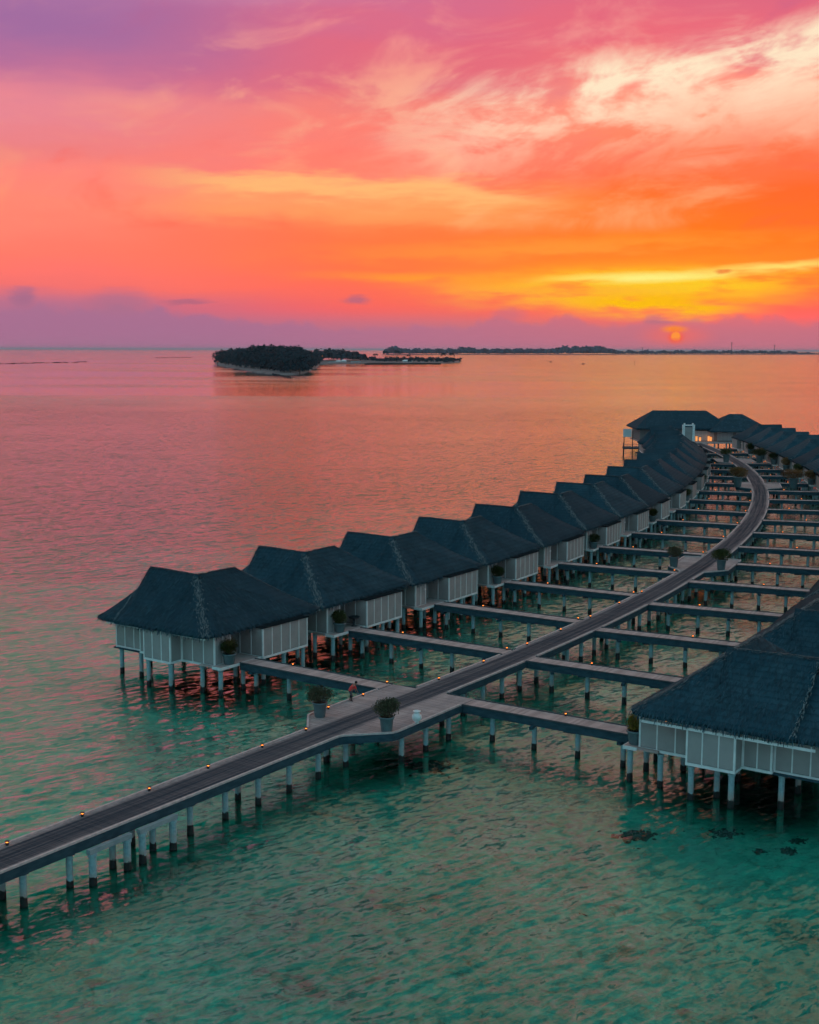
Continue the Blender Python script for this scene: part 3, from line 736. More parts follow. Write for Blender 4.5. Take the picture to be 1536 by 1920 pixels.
for side, i, A, ang in HUTS:
    ca = Vector((math.cos(ang), math.sin(ang))); nb = Vector((-ca.y, ca.x))*(1 if side == 'left' else -1)
    p0 = A+ca*3.35-nb*.07
    # march toward the pier edge
    L = 1.
    while L < 25:
        pt = p0-nb*L; nq = near_q(pt); hw = halfw(nq[0])[0 if side == 'left' else 1]
        if (pt-nq[2]).length < hw+.12: break
        L += .05
    p1 = p0-nb*L
    WALK[side].append((i, p0, p1, nq[0], ca, nb))
    if not (any(frustum(p0.lerp(p1, f), 2.6, 40) for f in (0, .25, .5, .75, 1))): continue
    lab = '%s narrow plank walkway from the near end, leading to the %s row' % (ORD[i], side)
    root = thing('walkway', lab, 'walkway', (0, 0, 0), 0, 'side walkways to the %s row' % side)
    root.location = (p0.x, p0.y, 0)
    T = lambda v: v-p0
    g = MB(); planks(g, T(p0), T(p1), 1.86, DECK, .21 if i < 9 else .42)
    obj('planks', g.mesh('planks', 'deck'), root, kind='stuff')
    for e_ in (-1, 1):
        g = MB(); g.bar(T(p0+ca*e_*.98), T(p1+ca*e_*.98), .1, DECK-.02, DECK+.07); obj('kerb', g.mesh('kerb', 'kerb_dark'), root)
        g = MB(); g.bar(T(p0+ca*e_*.92), T(p1+ca*e_*.92), .16, DECK-.62, DECK-.06); obj('side_beam', g.mesh('side_beam', 'beam'), root)
    n = max(3, int(L/3.05)); 
    for j in range(n):
        pp = T(p0.lerp(p1, (j+.35)/n)-ca*.35); o = obj('pile', PILE, root, (pp.x, pp.y, -.2), j*1.7)
        if i < 8:
            g = MB(); g.bar((-.85*ca.x, -.85*ca.y), (1.1*ca.x, 1.1*ca.y), .3, 1.98, 2.2)
            obj('pile_cap', g.mesh('pile_cap', 'beam'), o)

# ------------------------------------------------------------------ main pier
pier = thing('main_pier', 'long curving timber boardwalk with dark wheel worn middle', 'pier')
g = MB(); g.uv = []
qq = PS[0][0]+20
while qq < QEND-.5:
    step = .21 if qq < 120 else .42
    l0, r0 = halfw(qq); l1, r1 = halfw(qq+step)
    if l1 < l0-.5: l1, r1 = l0, r0
    if l0 < l1-.5: l0, r0 = l1, r1
    e_ = qq+step-.016; j = random.uniform(-.006, .006)+.004
    A1, A2, B1, B2 = off(qq, -l0), off(qq, r0), off(e_, -l1), off(e_, r1)
    i = len(g.v)
    for zz_ in (DECK-.05, DECK+j):
        for c_, ac_, q1 in ((A1, -l0, qq), (A2, r0, qq), (B2, r1, e_), (B1, -l1, e_)):
            g.v.append((c_.x, c_.y, zz_)); g.uv.append((ac_, q1))
    g.f += [tuple(i+t for t in f) for f in ((3, 2, 1, 0), (4, 5, 6, 7), (0, 1, 5, 4), (1, 2, 6, 5), (2, 3, 7, 6), (3, 0, 4, 7))]
    qq += step
obj('planks', g.mesh('planks', 'pier'), pier, kind='stuff')
# edges: kerb and side beam, broken where walkways come in
def edge_run(sidx, side):
    gaps = sorted((qc-1.05, qc+1.05) for (_, _, _, qc, _, _) in WALK[side])
    pts = []; qq = PS[0][0]+20; runs = [[]]
    while qq < QEND-.5:
        w_ = halfw(qq)[sidx]; e_ = (off(qq, -w_ if sidx == 0 else w_))
        ingap = any(a < qq < b_ for a, b_ in gaps)
        # platform end: step back in
        if runs[-1] and abs(w_-runs[-1][-1][1]) > .8:
            runs[-1].append((off(qq, (-1 if sidx == 0 else 1)*w_), w_, ingap, qq))
        runs[-1].append((e_, w_, ingap, qq)); qq += .5 if qq < 100 else 1.
    return runs[0]
for sidx, side in ((0, 'left'), (1, 'right')):
    pts = edge_run(sidx, side)
    sg = 1 if sidx == 0 else -1
    def strip(lo, hi, i0, i1, z0, z1):
        g = MB()
        seg = pts[i0:i1+1]
        ring = []
        for j, (p, w_, ig, q1) in enumerate(seg):
            a = seg[max(j-1, 0)][0]; b_ = seg[min(j+1, len(seg)-1)][0]; d = (b_-a).normalized() if (b_-a).length > 1e-4 else at(q1)[1]
            n = Vector((-d.y, d.x))*sg
            ring.append((p+n*lo, p+n*hi))
        for (a, b_) in ring: g.v += [(a.x, a.y, z0), (b_.x, b_.y, z0), (b_.x, b_.y, z1), (a.x, a.y, z1)]
        for j in range(len(ring)-1):
            t = j*4
            for e1, e2 in ((0, 1), (1, 2), (2, 3), (3, 0)): g.f.append((t+e1, t+e2, t+4+e2, t+4+e1))
        g.f.append((3, 2, 1, 0)); t = (len(ring)-1)*4; g.f.append((t, t+1, t+2, t+3))
        return g
    # side beam in lengths of ~12 m
    i0 = 0
    while i0 < len(pts)-2:
        i1 = min(i0+24, len(pts)-1)
        obj('side_beam', strip(-.02, .16, i0, i1, DECK-.56, DECK-.02).mesh('side_beam', 'beam'), pier); i0 = i1
    run = []
    for j, p in enumerate(pts+[(None, 0, True, 0)]):
        if not p[2]: run.append(j)
        else:
            if len(run) > 2:
                for t in range(run[0], run[-1], 16):
                    u_ = min(t+16, run[-1])
                    if u_-t >= 1: obj('kerb', strip(-.04, .13, t, u_, DECK-.005, DECK+.12).mesh('kerb', 'kerb'), pier)
            run = []
# piles in pairs
qq = -58.
while qq < QEND-2:
    l, r = halfw(qq)
    wide = l > 2.6
    for d_ in ((-l+.5, r-.45) if wide else (-.75, 1.05) if round(qq/3.2) % 3 == 0 else (1.05,)):
        p = off(qq, d_)
        if frustum(p, 0, 60): obj('pile', PILE, pier, (p.x, p.y, -.1), qq)
    if qq < 100:
        a, b_ = off(qq, -min(l, 3)+.1), off(qq, min(r, 3.5)-.1)
        g = MB(); g.bar(a, b_, .34, 1.86, 2.1); obj('cap_beam', g.mesh('cap_beam', 'beam'), pier)
    qq += 3.2
# two pale braced bays on the near side
for q1, q2 in ((-34.7, -32.1), (-30.9, -28.4)):
    a, b_ = off(q1, 1.95), off(q2, 1.95)
    g = MB(); g.bar(a-(b_-a).normalized()*.3, b_+(b_-a).normalized()*.3, .3, 1.85, 2.12)
    bb = obj('braced_beam', g.mesh('braced_beam', 'beam_pale'), pier)
    for p in (a, b_): obj('pile', PILE_BIG, bb, (p.x, p.y, -.26))

# ------------------------------------------------------------------ small lamps
g = MB(); g.box(-.07, .07, -.07, .07, 0, .17); g.box(-.11, .11, -.11, .11, .235, .265)
g.lathe([(.012, .16), (.012, .24)], 6, .075, .075); g.lathe([(.012, .16), (.012, .24)], 6, -.075, -.075)
LB = g.mesh('lamp_body', 'metal')
g = MB(); g.lathe([(.05, .172), (.085, .20), (.05, .232)], 8); LG = g.mesh('lamp_glass', 'glow')
def lamp(p, label, group, z=DECK):
    r_ = thing('deck_lamp', label, 'lamp', (p.x, p.y, z), 0, group); obj('lamp_body', LB, r_); obj('lamp_glass', LG, r_); return r_
n = 0
for q1 in (-59.6, -54.2, -48.8, -43.4, -37.9, -32.5, -27.1, -21.8, -16.4, -11.6, 6.0, 13.3, 21.5, 28.8, 36.2, 44.5, 52.):
    p = off(q1, -1.33)
    if not frustum(p, 2.7, 20): continue
    n += 1
    lamp(p, '%s small lit lamp from the near end on the left kerb of the pier' % ORD[n-1], 'lamps on the pier kerb')
for j, (q1, d_) in enumerate(((-6.2, -3.5), (-1.7, -3.5))):
    lamp(off(q1, d_), ('lit lamp on the crossing platform beside the near potted shrub', 'lit lamp on the crossing platform kerb near the bending person')[j], 'lamps on the crossing platform')
for side in ('left', 'right'):
    for (i, p0, p1, qc, ca, nb) in WALK[side]:
        for f, nm in (((.3, 'bungalow end'), (.97, 'pier end')) if side == 'left' else ((.32, 'pier end'),) if i % 2 else ((.55, 'middle'),)):
            f_ = f if side == 'left' else 1-f
            p = p0.lerp(p1, f_)+ca*.84
            if frustum(p, 2.7, 10): lamp(p, 'lit lamp at the %s of the %s walkway to the %s row' % (nm, ORD[i], side), 'lamps on the walkways')

# ------------------------------------------------------------------ potted shrubs
potted(off(-8.2, -2.75), 'olive shrub in a blue grey pot at the left corner of the near crossing', 'leaf_dry', .98, 1.15, seed=2, rz=.68)
potted(off(-8.4, 3.55), 'olive shrub in a grey pot at the right corner of the near crossing', 'leaf_dry', 1.0, 1.15, seed=3, rz=.72)
potted(off(71., -2.9), 'dark shrub in a tall pot, left side of the second crossing', 'leaf_dry', .95, 1.2, seed=4, s=1.15)
potted(off(71.5, 3.0), 'green shrub in a tall pot, right side of the second crossing', 'leaf', 1.1, 1.2, seed=5, s=1.15)
potted(off(174., -4.2), 'rusty leaved shrub in a large pot, left arm of the third crossing', 'leaf_rust', 1.25, 1.25, seed=6, s=1.7, spiky=True)
potted(off(174., 6.6), 'wide rusty leaved shrub in a large pot, right arm of the third crossing', 'leaf_rust', 1.5, 1.25, seed=7, s=1.7, spiky=True)
potted(off(233., -2.8), 'green shrub in a tall pot, left of the fourth crossing', 'leaf', 1.0, 1.25, seed=8, s=1.6)
potted(off(235., 5.5), 'dark green shrub in a pot, right of the fourth crossing', 'leaf', 1.3, 1.0, seed=9, s=1.7)
for i in (0, 1, 3, 5, 7, 9, 11):
    p = hut_pt('left', i, 1.55, .42)
    potted(p, 'leafy green shrub in a pot on the porch of the %s left bungalow' % ORD[i], 'leaf', .80, .85, seed=10+i % 3, s=1.12, group='porch shrubs')
p = hut_pt('right', 0, .75, .5)
potted(p, 'round golden green shrub in a pot on the porch of the nearest right bungalow', 'leaf_gold', .6, .95, seed=20, s=1.05, group='porch shrubs', rz=.6)
for i in (12, 13, 14, 15, 16, 17):
    p = hut_pt('right', i, 1.6, .3)
    if frustum(p, 3, 5): potted(p, '%s shrub in a pot on the porch of the %s right bungalow' % ('rust coloured' if i % 2 == 0 else 'green', ORD[i]), 'leaf_rust' if i % 2 == 0 else 'leaf', .95, .85, seed=22+i % 3, s=1.5, group='porch shrubs')

# white urn on the crossing edge
g = MB(); g.lathe([(.14, 0), (.16, .05), (.13, .1), (.30, .28), (.36, .44), (.33, .60), (.21, .72), (.19, .80), (.27, .86), (.29, .90), (.22, .91), (.16, .82), (.02, .8)], 20)
p = off(-5.5, 4.22); u_ = thing('urn', 'round white urn on the right edge of the near crossing platform', 'urn', (p.x, p.y, DECK+.02), mesh=g.mesh('urn', 'white', True)); u_.scale = (1.05,)*3
g = MB(); g.lathe([(.3, 0), (.12, .06), (.09, .5), (.12, .6), (.42, .68), (.5, .8), (.46, .8), (.38, .72), (.02, .7)], 16)
p = hut_pt('left', 1, 4.6, .9); thing('footbath_stand', 'dark footed bowl beside the door of the second left bungalow', 'bowl stand', (p.x, p.y, DECK), mesh=g.mesh('footbath_stand', 'metal', True)).scale = (1.2,)*3

# warm porch lights of some bungalows
g = MB(); g.box(-.1, .1, -.1, .1, 0, .16); GL = g.mesh('lantern', 'glow_soft')
for side, lst in (('left', (3, 4, 5, 6, 8, 9)), ('right', (0, 13, 15, 16))):
    for i in lst:
        if (side, i) not in hut_obj: continue
        m_ = 1 if side == 'left' else -1
        obj('porch_light', GL, hut_obj[(side, i)], (-.15, 3.2*m_, 4.9), label='warm lit lamp under the eave')

# ------------------------------------------------------------------ person bending at the platform kerb
def skin_mesh(name, joints, edges, mats, assign=None, sub=2):
    me = D.meshes.new(name); me.from_pydata([j[:3] for j in joints], edges, [])
    o = D.objects.new(name, me); col.objects.link(o)
    md = o.modifiers.new('skin', 'SKIN'); 
    for v, j in zip(me.skin_vertices[0].data, joints): v.radius = (j[3], j[4] if len(j) > 4 else j[3])
    me.skin_vertices[0].data[0].use_root = True
    ss_ = o.modifiers.new('sub', 'SUBSURF'); ss_.levels = sub; ss_.render_levels = sub
    dg = bpy.context.evaluated_depsgraph_get(); dg.update()
    m2 = D.meshes.new_from_object(o.evaluated_get(dg)); m2.name = name
    col.objects.unlink(o); D.objects.remove(o)
    m2.materials.clear()
    for x in mats: m2.materials.append(M[x])
    for p in m2.polygons:
        p.use_smooth = True
        if assign: p.material_index = assign(p.center)
    return m2
J_ = [(0, 0, .90, .13, .16), (.16, 0, 1.10, .13, .17), (.30, 0, 1.27, .13, .18), (.39, 0, 1.36, .055), (.45, 0, 1.44, .095), (.50, 0, 1.50, .085),
      (0, .09, .84, .085), (.05, .10, .47, .062), (-.02, .10, .09, .042), (.11, .11, .035, .036),
      (0, -.09, .84, .085), (.09, -.10, .48, .062), (.05, -.10, .09, .042), (.18, -.11, .035, .036),
      (.30, .19, 1.25, .058), (.36, .23, .98, .045), (.46, .17, .78, .036), (.49, .15, .70, .032),
      (.30, -.19, 1.25, .058), (.40, -.23, .99, .045), (.52, -.15, .82, .036), (.56, -.13, .74, .032)]
E_ = [(0, 1), (1, 2), (2, 3), (3, 4), (4, 5), (0, 6), (6, 7), (7, 8), (8, 9), (0, 10), (10, 11), (11, 12), (12, 13), (2, 14), (14, 15), (15, 16), (16, 17), (2, 18), (18, 19), (19, 20), (20, 21)]
body = skin_mesh('body', J_, E_, ['skin', 'grey_cloth', 'black'], lambda c_: 2 if c_.z < .5 and c_.x < .3 else 1 if (c_.z < .86 and c_.x < .2) else 0)
pp = off(-3.5, -3.42)
per = thing('person', 'person in a red top bending forward at the kerb of the crossing platform', 'person', (pp.x, pp.y, DECK+.0), R(20))
obj('body', body, per)
J2 = [(-.02, 0, .80, .155, .18), (0, 0, .92, .155, .185), (.16, 0, 1.11, .15, .195), (.30, 0, 1.28, .145, .20), (.30, .20, 1.25, .08), (.36, .24, 1.0, .066), (.30, -.20, 1.25, .08), (.40, -.24, 1.01, .066)]
obj('red_top', skin_mesh('red_top', J2, [(0, 1), (1, 2), (2, 3), (3, 4), (4, 5), (3, 6), (6, 7)], ['red']), per)
g = MB(); g.lathe([(.02, -.1), (.10, -.06), (.118, .02), (.09, .09), (.02, .12)], 12, 0, 0); hm = g.mesh('hair', 'black', True)
obj('hair', hm, per, (.47, 0, 1.50))
fg = MB()
for hx, hy, hz in ((.49, .15, .70), (.56, -.13, .74)):
    for j in range(4): fg.tube((hx, hy-.03+.02*j, hz), (hx+.03, hy-.035+.024*j, hz-.09), .011, .008, 5)
    fg.tube((hx+.01, hy, hz+.01), (hx+.06, hy+.02, hz-.04), .012, .009, 5)
obj('fingers', fg.mesh('fingers', 'skin'), per)

# ------------------------------------------------------------------ coral and weed patches on the seabed
def patch(pt, r, label, n=46, seed=0):
    rng = random.Random(seed); bm = bmesh.new()
    for i in range(n*3):
        a = rng.uniform(0, 6.28); d = abs(rng.gauss(0, .62))*r*(1+.45*math.sin(a*3+seed)); h = rng.uniform(.05, .26)*max(.25, 1-d/r*.6); e_ = rng.uniform(.06, .26)*r*max(.35, 1-.5*d/r)
        mt = Matrix.Translation((d*math.cos(a), d*math.sin(a)*.7, h*.2)) @ Matrix.Rotation(rng.uniform(0, 3), 4, 'Z') @ Matrix.Diagonal((e_*rng.uniform(.7, 1.6), e_*.7, h, 1))
        bmesh.ops.create_icosphere(bm, subdivisions=1, radius=1, matrix=mt)
    for v in bm.verts: v.co += Vector((mnoise.noise(v.co*2.3), mnoise.noise(v.co*2.3+Vector((9, 0, 0))), mnoise.noise(v.co*2.9)*.6))*.12
    me = D.meshes.new('coral_patch'); bm.to_mesh(me); bm.free(); me.materials.append(M['coral'])
    thing('coral_patch', label, 'coral patch', (pt[0], pt[1], -1.75), rng.uniform(0, .5), 'dark coral patches on the sand', me)
for j, (x, y, r, lab) in enumerate(((1.4, 95.2, 2.2, 'dark coral patch in the water under the near crossing'), (15.0, 81.0, 1.6, 'dark coral patch left of the nearest right bungalow'), (21.0, 81.4, 1.4, 'dark coral patch below the projecting bay of the right bungalow'), (22.4, 78.2, .8, 'small coral patch below the right bungalow, left of two'), (24.3, 78.2, 1.1, 'small coral patch below the right bungalow, right of two'), (25.4, 80.0, 1.0, 'coral patch at the last pile of the right bungalow'))):
    patch((x, y), r, lab, 30 if r < 1.2 else 46, j)
# two small fish near the surface
g = MB()
prof = [(0, .02), (.12, .07), (.3, .10), (.5, .08), (.7, .035), (.78, .02)]
for j, (x, hw) in enumerate(prof):
    yb = .16*(x-.3)**2; g.v += [(x, yb-hw*.6, -.0), (x, yb, hw*.7), (x, yb+hw*.6, 0), (x, yb, -hw*.7)]
for j in range(len(prof)-1):
    for e_ in range(4): g.f.append((j*4+e_, j*4+(e_+1) % 4, j*4+4+(e_+1) % 4, j*4+4+e_))
g.f.append((3, 2, 1, 0)); g.quad((.76, .035, 0), (.95, .12, .12), (.9, .075, 0), (.95, .12, -.12))
FM = g.mesh('fish', 'black')
for (x, y, a, lab) in ((1.0, 66.0, 2.2, 'small dark fish in the shallows, left of two'), (9.65, 65.4, 2.4, 'small dark fish in the shallows, right of two')):
    thing('fish', lab, 'fish', (x, y, -.12), a, 'fish in the shallows', FM).scale = (.6,)*3

# ------------------------------------------------------------------ pavilion at the end of the pier
EP, ED = at(QEND-1)
pav = thing('pavilion', 'long thatched pavilion with pale panel walls at the far end of the pier', 'building', (EP.x, EP.y, 0), 0.)
def part(nm, g, mm, parent=pav, sm=False, **kw): return obj(nm, g.mesh(nm, mm, sm), parent, **kw)
def hip(x0, x1, y0, y1, ze, zr, inset, mm='thatch', th=.4):
    g = MB(); ym = (y0+y1)/2
    a, b_ = (x0+inset, ym, zr), (x1-inset, ym, zr)
    c4 = [(x0, y0, ze), (x1, y0, ze), (x1, y1, ze), (x0, y1, ze)]
    g.quad(c4[0], c4[1], b_, a); g.quad(c4[1], c4[2], b_); g.quad(c4[2], c4[3], a, b_); g.quad(c4[3], c4[0], a)
    lo = [(x, y, z-th) for x, y, z in c4]
    for j in range(4): g.quad(c4[(j+1) % 4], c4[j], lo[j], lo[(j+1) % 4])
    g.quad(*lo); return g
RX = [(-17., 12.6, 8., 26., 6.6, 11.6, 6.5), (5., 24., 5., 23., 6.0, 10.7, 7.5)]
for r_ in RX:
    rf = part('roof', hip(*r_), 'thatch')
    g = MB(); x0, x1, y0, y1, ze, zr, ins = r_; ym = (y0+y1)/2; rng = random.Random(3)
    for _ in range(1500):
        u = rng.random(); v = rng.random()
        P = Vector((x0+ins*v, y0+(ym-y0)*v, ze+(zr-ze)*v)).lerp(Vector((x1-ins*v, y0+(ym-y0)*v, ze+(zr-ze)*v)), u)
        g.quad(P+Vector((-.08, 0, .02)), P+Vector((.08, 0, .02)), P+Vector((.05+rng.uniform(-.2, .2), -.5, -.22)), P+Vector((-.05, -.5, -.22)))
    part('thatch_straw', g, 'straw', rf, kind='stuff')
g = MB(); g.box(-15.5, 17.5, 10, 24, 2.4, 6.0); wl = part('wall', g, 'core')
for j in range(16):
    g = MB(); x = -1.0+1.15*j; g.box(x, x+1.07, 9.86, 9.98, 2.75, 5.7); part('wall_panel', g, 'white_wall' if j not in (7, 12) else 'panel_dark', wl)
    g = MB(); g.box(x+1.075, x+1.145, 9.82, 9.96, 2.7, 5.75); part('batten', g, 'trim', wl)
g = MB(); g.box(-16, 18, 3, 25, 2.3, 2.62); part('platform', g, 'deck')
pt_ = MB(); pt_.box(-3.9, -3.2, 3.4, 4.2, 2.62, 7.6); pt_.box(-.9, -.2, 3.4, 4.2, 2.62, 7.6); pt_.box(-3.9, -.2, 3.4, 4.2, 7.6, 7.95); pt_.box(-3.5, -3.1, 3.5, 4.1, 7.95, 8.4); pt_.box(-1.0, -.6, 3.5, 4.1, 7.95, 8.4)
po = part('portal', pt_, 'trim', label='tall white framed portal with a grey panel')
g = MB(); g.box(-3.2, -.9, 3.75, 3.9, 2.62, 7.2); part('portal_panel', g, 'panel', po)
g = MB(); g.box(-15, 17.4, 3.1, 3.25, 2.62, 3.4); 
for x in (-15, -10, -6, 2.5, 6, 9.5, 13, 16.5): part('pile', MB().lathe([(.22, -2), (.22, 2.3)], 10, x, 4.), 'pile'); part('pile', MB().lathe([(.22, -2), (.22, 2.3)], 10, x, 14.), 'pile')
for x, h_ in ((1.2, 1.5), (2.3, 1.2), (4.9, 1.6), (5.6, 1.3)):
    g = MB(); g.box(x, x+.5, 8.2, 8.7, 2.75, 2.7+h_); part('lit_lantern', g, 'glow_soft')
    g = MB(); g.box(x-.1, x+.6, 8.1, 8.8, 2.7+h_, 2.8+h_); part('lantern_cap', g, 'metal')
# dark sea deck with posts and a pale screen beside the pavilion's left end
sdp = Vector((62.5, 366.)); sd = thing('sea_deck', 'dark landing deck with posts and pale screen left of the far bungalows', 'deck', (sdp.x, sdp.y, 0), R(-8))
g = MB(); g.box(-1.5, 6, -3, 3, 2.2, 2.5); part('platform', g, 'beam', sd)
g = MB(); g.box(2, 7.5, -5.5, -3.1, 1.2, 1.45); part('lower_platform', g, 'beam', sd)
for x, y in ((-1.2, -2.7), (1.2, -2.7), (3.6, -2.7), (-1.2, 2.7), (5.6, 2.7), (5.6, -2.7), (3.2, -5.2), (6.9, -5.2)):
    part('post', MB().box(x-.12, x+.12, y-.12, y+.12, -2, 7.4 if (x < 2 and y < 0) else 3.6), 'metal', sd)
for z in (3.0, 3.5): part('rail', MB().box(-1.4, 5.8, -2.78, -2.64, z, z+.09), 'metal', sd)
part('screen', MB().box(-1.5, .9, -2.9, -2.82, 5.6, 7.9), 'white_wall', sd)
part('stair', MB().box(6.0, 7.2, -3., 2.6, 1.6, 1.9).box(6.0, 7.2, -2.4, 2.6, 1.9, 2.2), 'beam', sd)
part('mast', MB().lathe([(.05, 2.2), (.03, 11.5)], 6, 4.8, 2.), 'metal', sd)

# ------------------------------------------------------------------ islands
def leaf_mass(g, c, rx, ry, rz, n, size, rng):
    for _ in range(n):
        d = Vector((rng.gauss(0, 1), rng.gauss(0, 1), rng.gauss(0, 1))).normalized()
        if d.z < -.3: d.z *= -.5
        rr = rng.uniform(.72, 1.08)
        P = Vector(c)+Vector((d.x*rx*rr, d.y*ry*rr, d.z*rz*rr))
        u = Vector((rng.gauss(0, 1), rng.gauss(0, 1), rng.gauss(0, .6))).normalized(); v = u.cross(d+Vector((.01, .02, .03))).normalized(); s_ = size*rng.uniform(.6, 1.5)
        g.quad(P-u*s_-v*s_*.6, P+u*s_-v*s_*.7, P+u*s_*.8+v*s_*.7, P-u*s_*.9+v*s_*.6)
def ground_poly(name, pts, z, m_, label=None):
    n_ = len(pts); cx = sum(p[0] for p in pts)/n_; cy = sum(p[1] for p in pts)/n_
    g = MB(); g.v = [(x, y, -1.) for x, y in pts]+[(cx+(x-cx)*.985, cy+(y-cy)*.985, z*.6) for x, y in pts]+[(cx+(x-cx)*.9, cy+(y-cy)*.9, z) for x, y in pts]
    for r_ in (0, 1):
        for j in range(n_): g.f.append((r_*n_+j, r_*n_+(j+1) % n_, (r_+1)*n_+(j+1) % n_, (r_+1)*n_+j))
    g.f.append(tuple(range(2*n_, 3*n_)))
    o = obj(name, g.mesh(name, m_, True)); o['kind'] = 'structure'; return o
def px(x, y, z=0.):                            # bearing and depth of a shoreline point
    Yd = (30-z)*2400/(y-655.8-.003*(x-768)); return ((x-768)/2400*Yd, Yd*.992)
near_shore = [px(*p) for p in ((406, 680), (418, 686), (450, 691), (480, 697), (508, 700), (530, 702), (560, 701), (580, 697), (592, 691), (600, 686), (603, 682), (560, 679), (500, 677), (440, 677))]
ground_poly('island_ground', near_shore, 2.2, 'sand')
rng = random.Random(21); g = MB(); tr_ = MB()
cnt = 0
def inside(pt, poly):
    c_ = False; n_ = len(poly)
    for i in range(n_):
        (x1, y1), (x2, y2) = poly[i], poly[(i+1) % n_]
        if (y1 > pt[1]) != (y2 > pt[1]) and pt[0] < (x2-x1)*(pt[1]-y1)/(y2-y1)+x1: c_ = not c_
    return c_
wood = [px(*p) for p in ((407.5, 681), (419, 685.3), (450, 689.5), (480, 694.5), (510, 698.5), (540, 700.8), (570, 700), (586, 695), (594, 689.5), (601, 684), (603, 680), (560, 678), (500, 676.5), (440, 676.5))]
tries = 0
while cnt < 330 and tries < 9000:
    tries += 1
    x_ = rng.uniform(405, 604); y_ = rng.uniform(676, 701.); P = px(x_, y_)
    if not inside(P, wood): continue
    h = (27+6*sstep(x_, 425, 500))*(1-.38*sstep(x_, 552, 604))*rng.uniform(.82, 1.07)*(.74+.26*sstep(700-y_, 0, 10))
    r_ = h*rng.uniform(.24, .36)
    for lb in range(3):
        leaf_mass(g, (P[0]+rng.uniform(-.6, .6)*r_, P[1]+rng.uniform(-.6, .6)*r_, h*(.55+.18*lb)-r_*.3), r_*(1.1-.2*lb), r_*(1.1-.2*lb), h*.26, 48, r_*.15, rng)
    leaf_mass(g, (P[0], P[1], h*.25), r_*1.1, r_*1.1, h*.26, 34, r_*.18, rng)
    tr_.tube((P[0], P[1], 0), (P[0]+rng.uniform(-2, 2), P[1], h*.8), .6, .2, 5)
    cnt += 1
wd = thing('island_wood', 'dense dark wood covering the nearer island', 'wood', (0, 0, 0)); wd['kind'] = 'stuff'
obj('foliage', g.mesh('foliage', 'forest'), wd, kind='stuff'); obj('trunks', tr_.mesh('trunks', 'bark'), wd, kind='stuff')
# low sandy spit with bushes
spit = [px(*p) for p in ((596, 683), (640, 681.6), (700, 681.8), (760, 682), (810, 682), (840, 680.5), (860, 679.5), (862, 677.5), (830, 675.5), (760, 675), (690, 674.5), (640, 674.5), (600, 675))]
ground_poly('sand_spit', spit, 2.0, 'sand')
g = MB(); rng = random.Random(31)
for _ in range(230):
    x_ = rng.choice((rng.uniform(600, 690), rng.uniform(690, 862), rng.uniform(730, 862))); P = px(x_, rng.uniform(675.5, 679.2) if x_ < 700 else rng.uniform(676, 680.5))
    h = rng.uniform(19, 32)*(1-sstep(x_, 640, 715)*.68) if x_ < 715 else rng.uniform(6.5, 12)
    leaf_mass(g, (P[0], P[1], h*.55), h*.5, h*.5, h*.48, 34, h*.14, rng)
bs = thing('shore_bushes', 'low dark bushes and trees along the sandy spit', 'bushes', (0, 0, 0), mesh=g.mesh('shore_bushes', 'forest')); bs['kind'] = 'stuff'
g = MB()
for _ in range(110):
    x_ = rng.uniform(688, 820); P = px(x_, 682.3+rng.uniform(-.5, .5)); s_ = rng.uniform(1.5, 4); g.box(P[0]-s_*1.6, P[0]+s_*1.6, P[1]-s_, P[1]+s_, -1, s_*.75)
for _ in range(50):
    x_ = rng.uniform(515, 548); P = px(x_, 700+(x_-515)*.25+rng.uniform(-1, .6)); s_ = rng.uniform(.6, 1.8); g.box(P[0]-s_*1.5, P[0]+s_*1.5, P[1]-s_, P[1]+s_, -1, s_*.6)
rk = thing('shore_rocks', 'dark rocks along the water edge of the island', 'rocks', mesh=g.mesh('shore_rocks', 'rock')); rk['kind'] = 'stuff'
# lone palms on the spit
def palm_kit(h, seed):
    rng = random.Random(seed); t = MB(); cw = MB(); bend = rng.uniform(-.08, .08)
    pts = [(bend*h*(i/5)**2, 0, h*i/5) for i in range(6)]
    for a, b_ in zip(pts, pts[1:]): t.tube(a, b_, .45-.05*pts.index(a), .40-.05*pts.index(a), 6)
    T = Vector(pts[-1])
    for i in range(18):
        a = i*2.4; up_a = rng.uniform(-.2, .9); prev = T; L = h*.30; w_ = h*.035
        for j in range(4):
            f = (j+1)/4; nx2 = T+Vector((math.cos(a)*L*f, math.sin(a)*L*f, L*(up_a*f-.9*f*f))); sd_ = Vector((-math.sin(a), math.cos(a), 0))
            cw.quad(prev-sd_*w_*(1-j*.2), prev+sd_*w_*(1-j*.2), nx2+sd_*w_*(.8-j*.2), nx2-sd_*w_*(.8-j*.2)); 
            cw.quad(prev, nx2, nx2-Vector((0, 0, w_*1.8)), prev-Vector((0, 0, w_*1.8))); prev = nx2
    return t.mesh('trunk', 'bark'), cw.mesh('crown', 'forest')
for j, (x_, yb, h, lab) in enumerate(((724, 678, 26, 'lone palm on the spit, left of a pair against the water'), (745, 678, 27, 'lone palm on the spit, right of a pair against the water'), (766, 679, 18, 'small palm beside the pale hut roof on the spit'), (705, 679, 20, 'bushy palm at the foot of the spit'), (829, 679.5, 22, 'full palm near the end of the spit'), (846, 679.5, 22, 'last palm at the tip of the spit'))):
    P = px(x_, yb); t_, c_ = palm_kit(h, j+3); r_ = thing('palm_tree', lab, 'palm tree', (P[0], P[1], 0), j*1.1, 'palms on the spit'); obj('trunk', t_, r_); obj('crown', c_, r_)
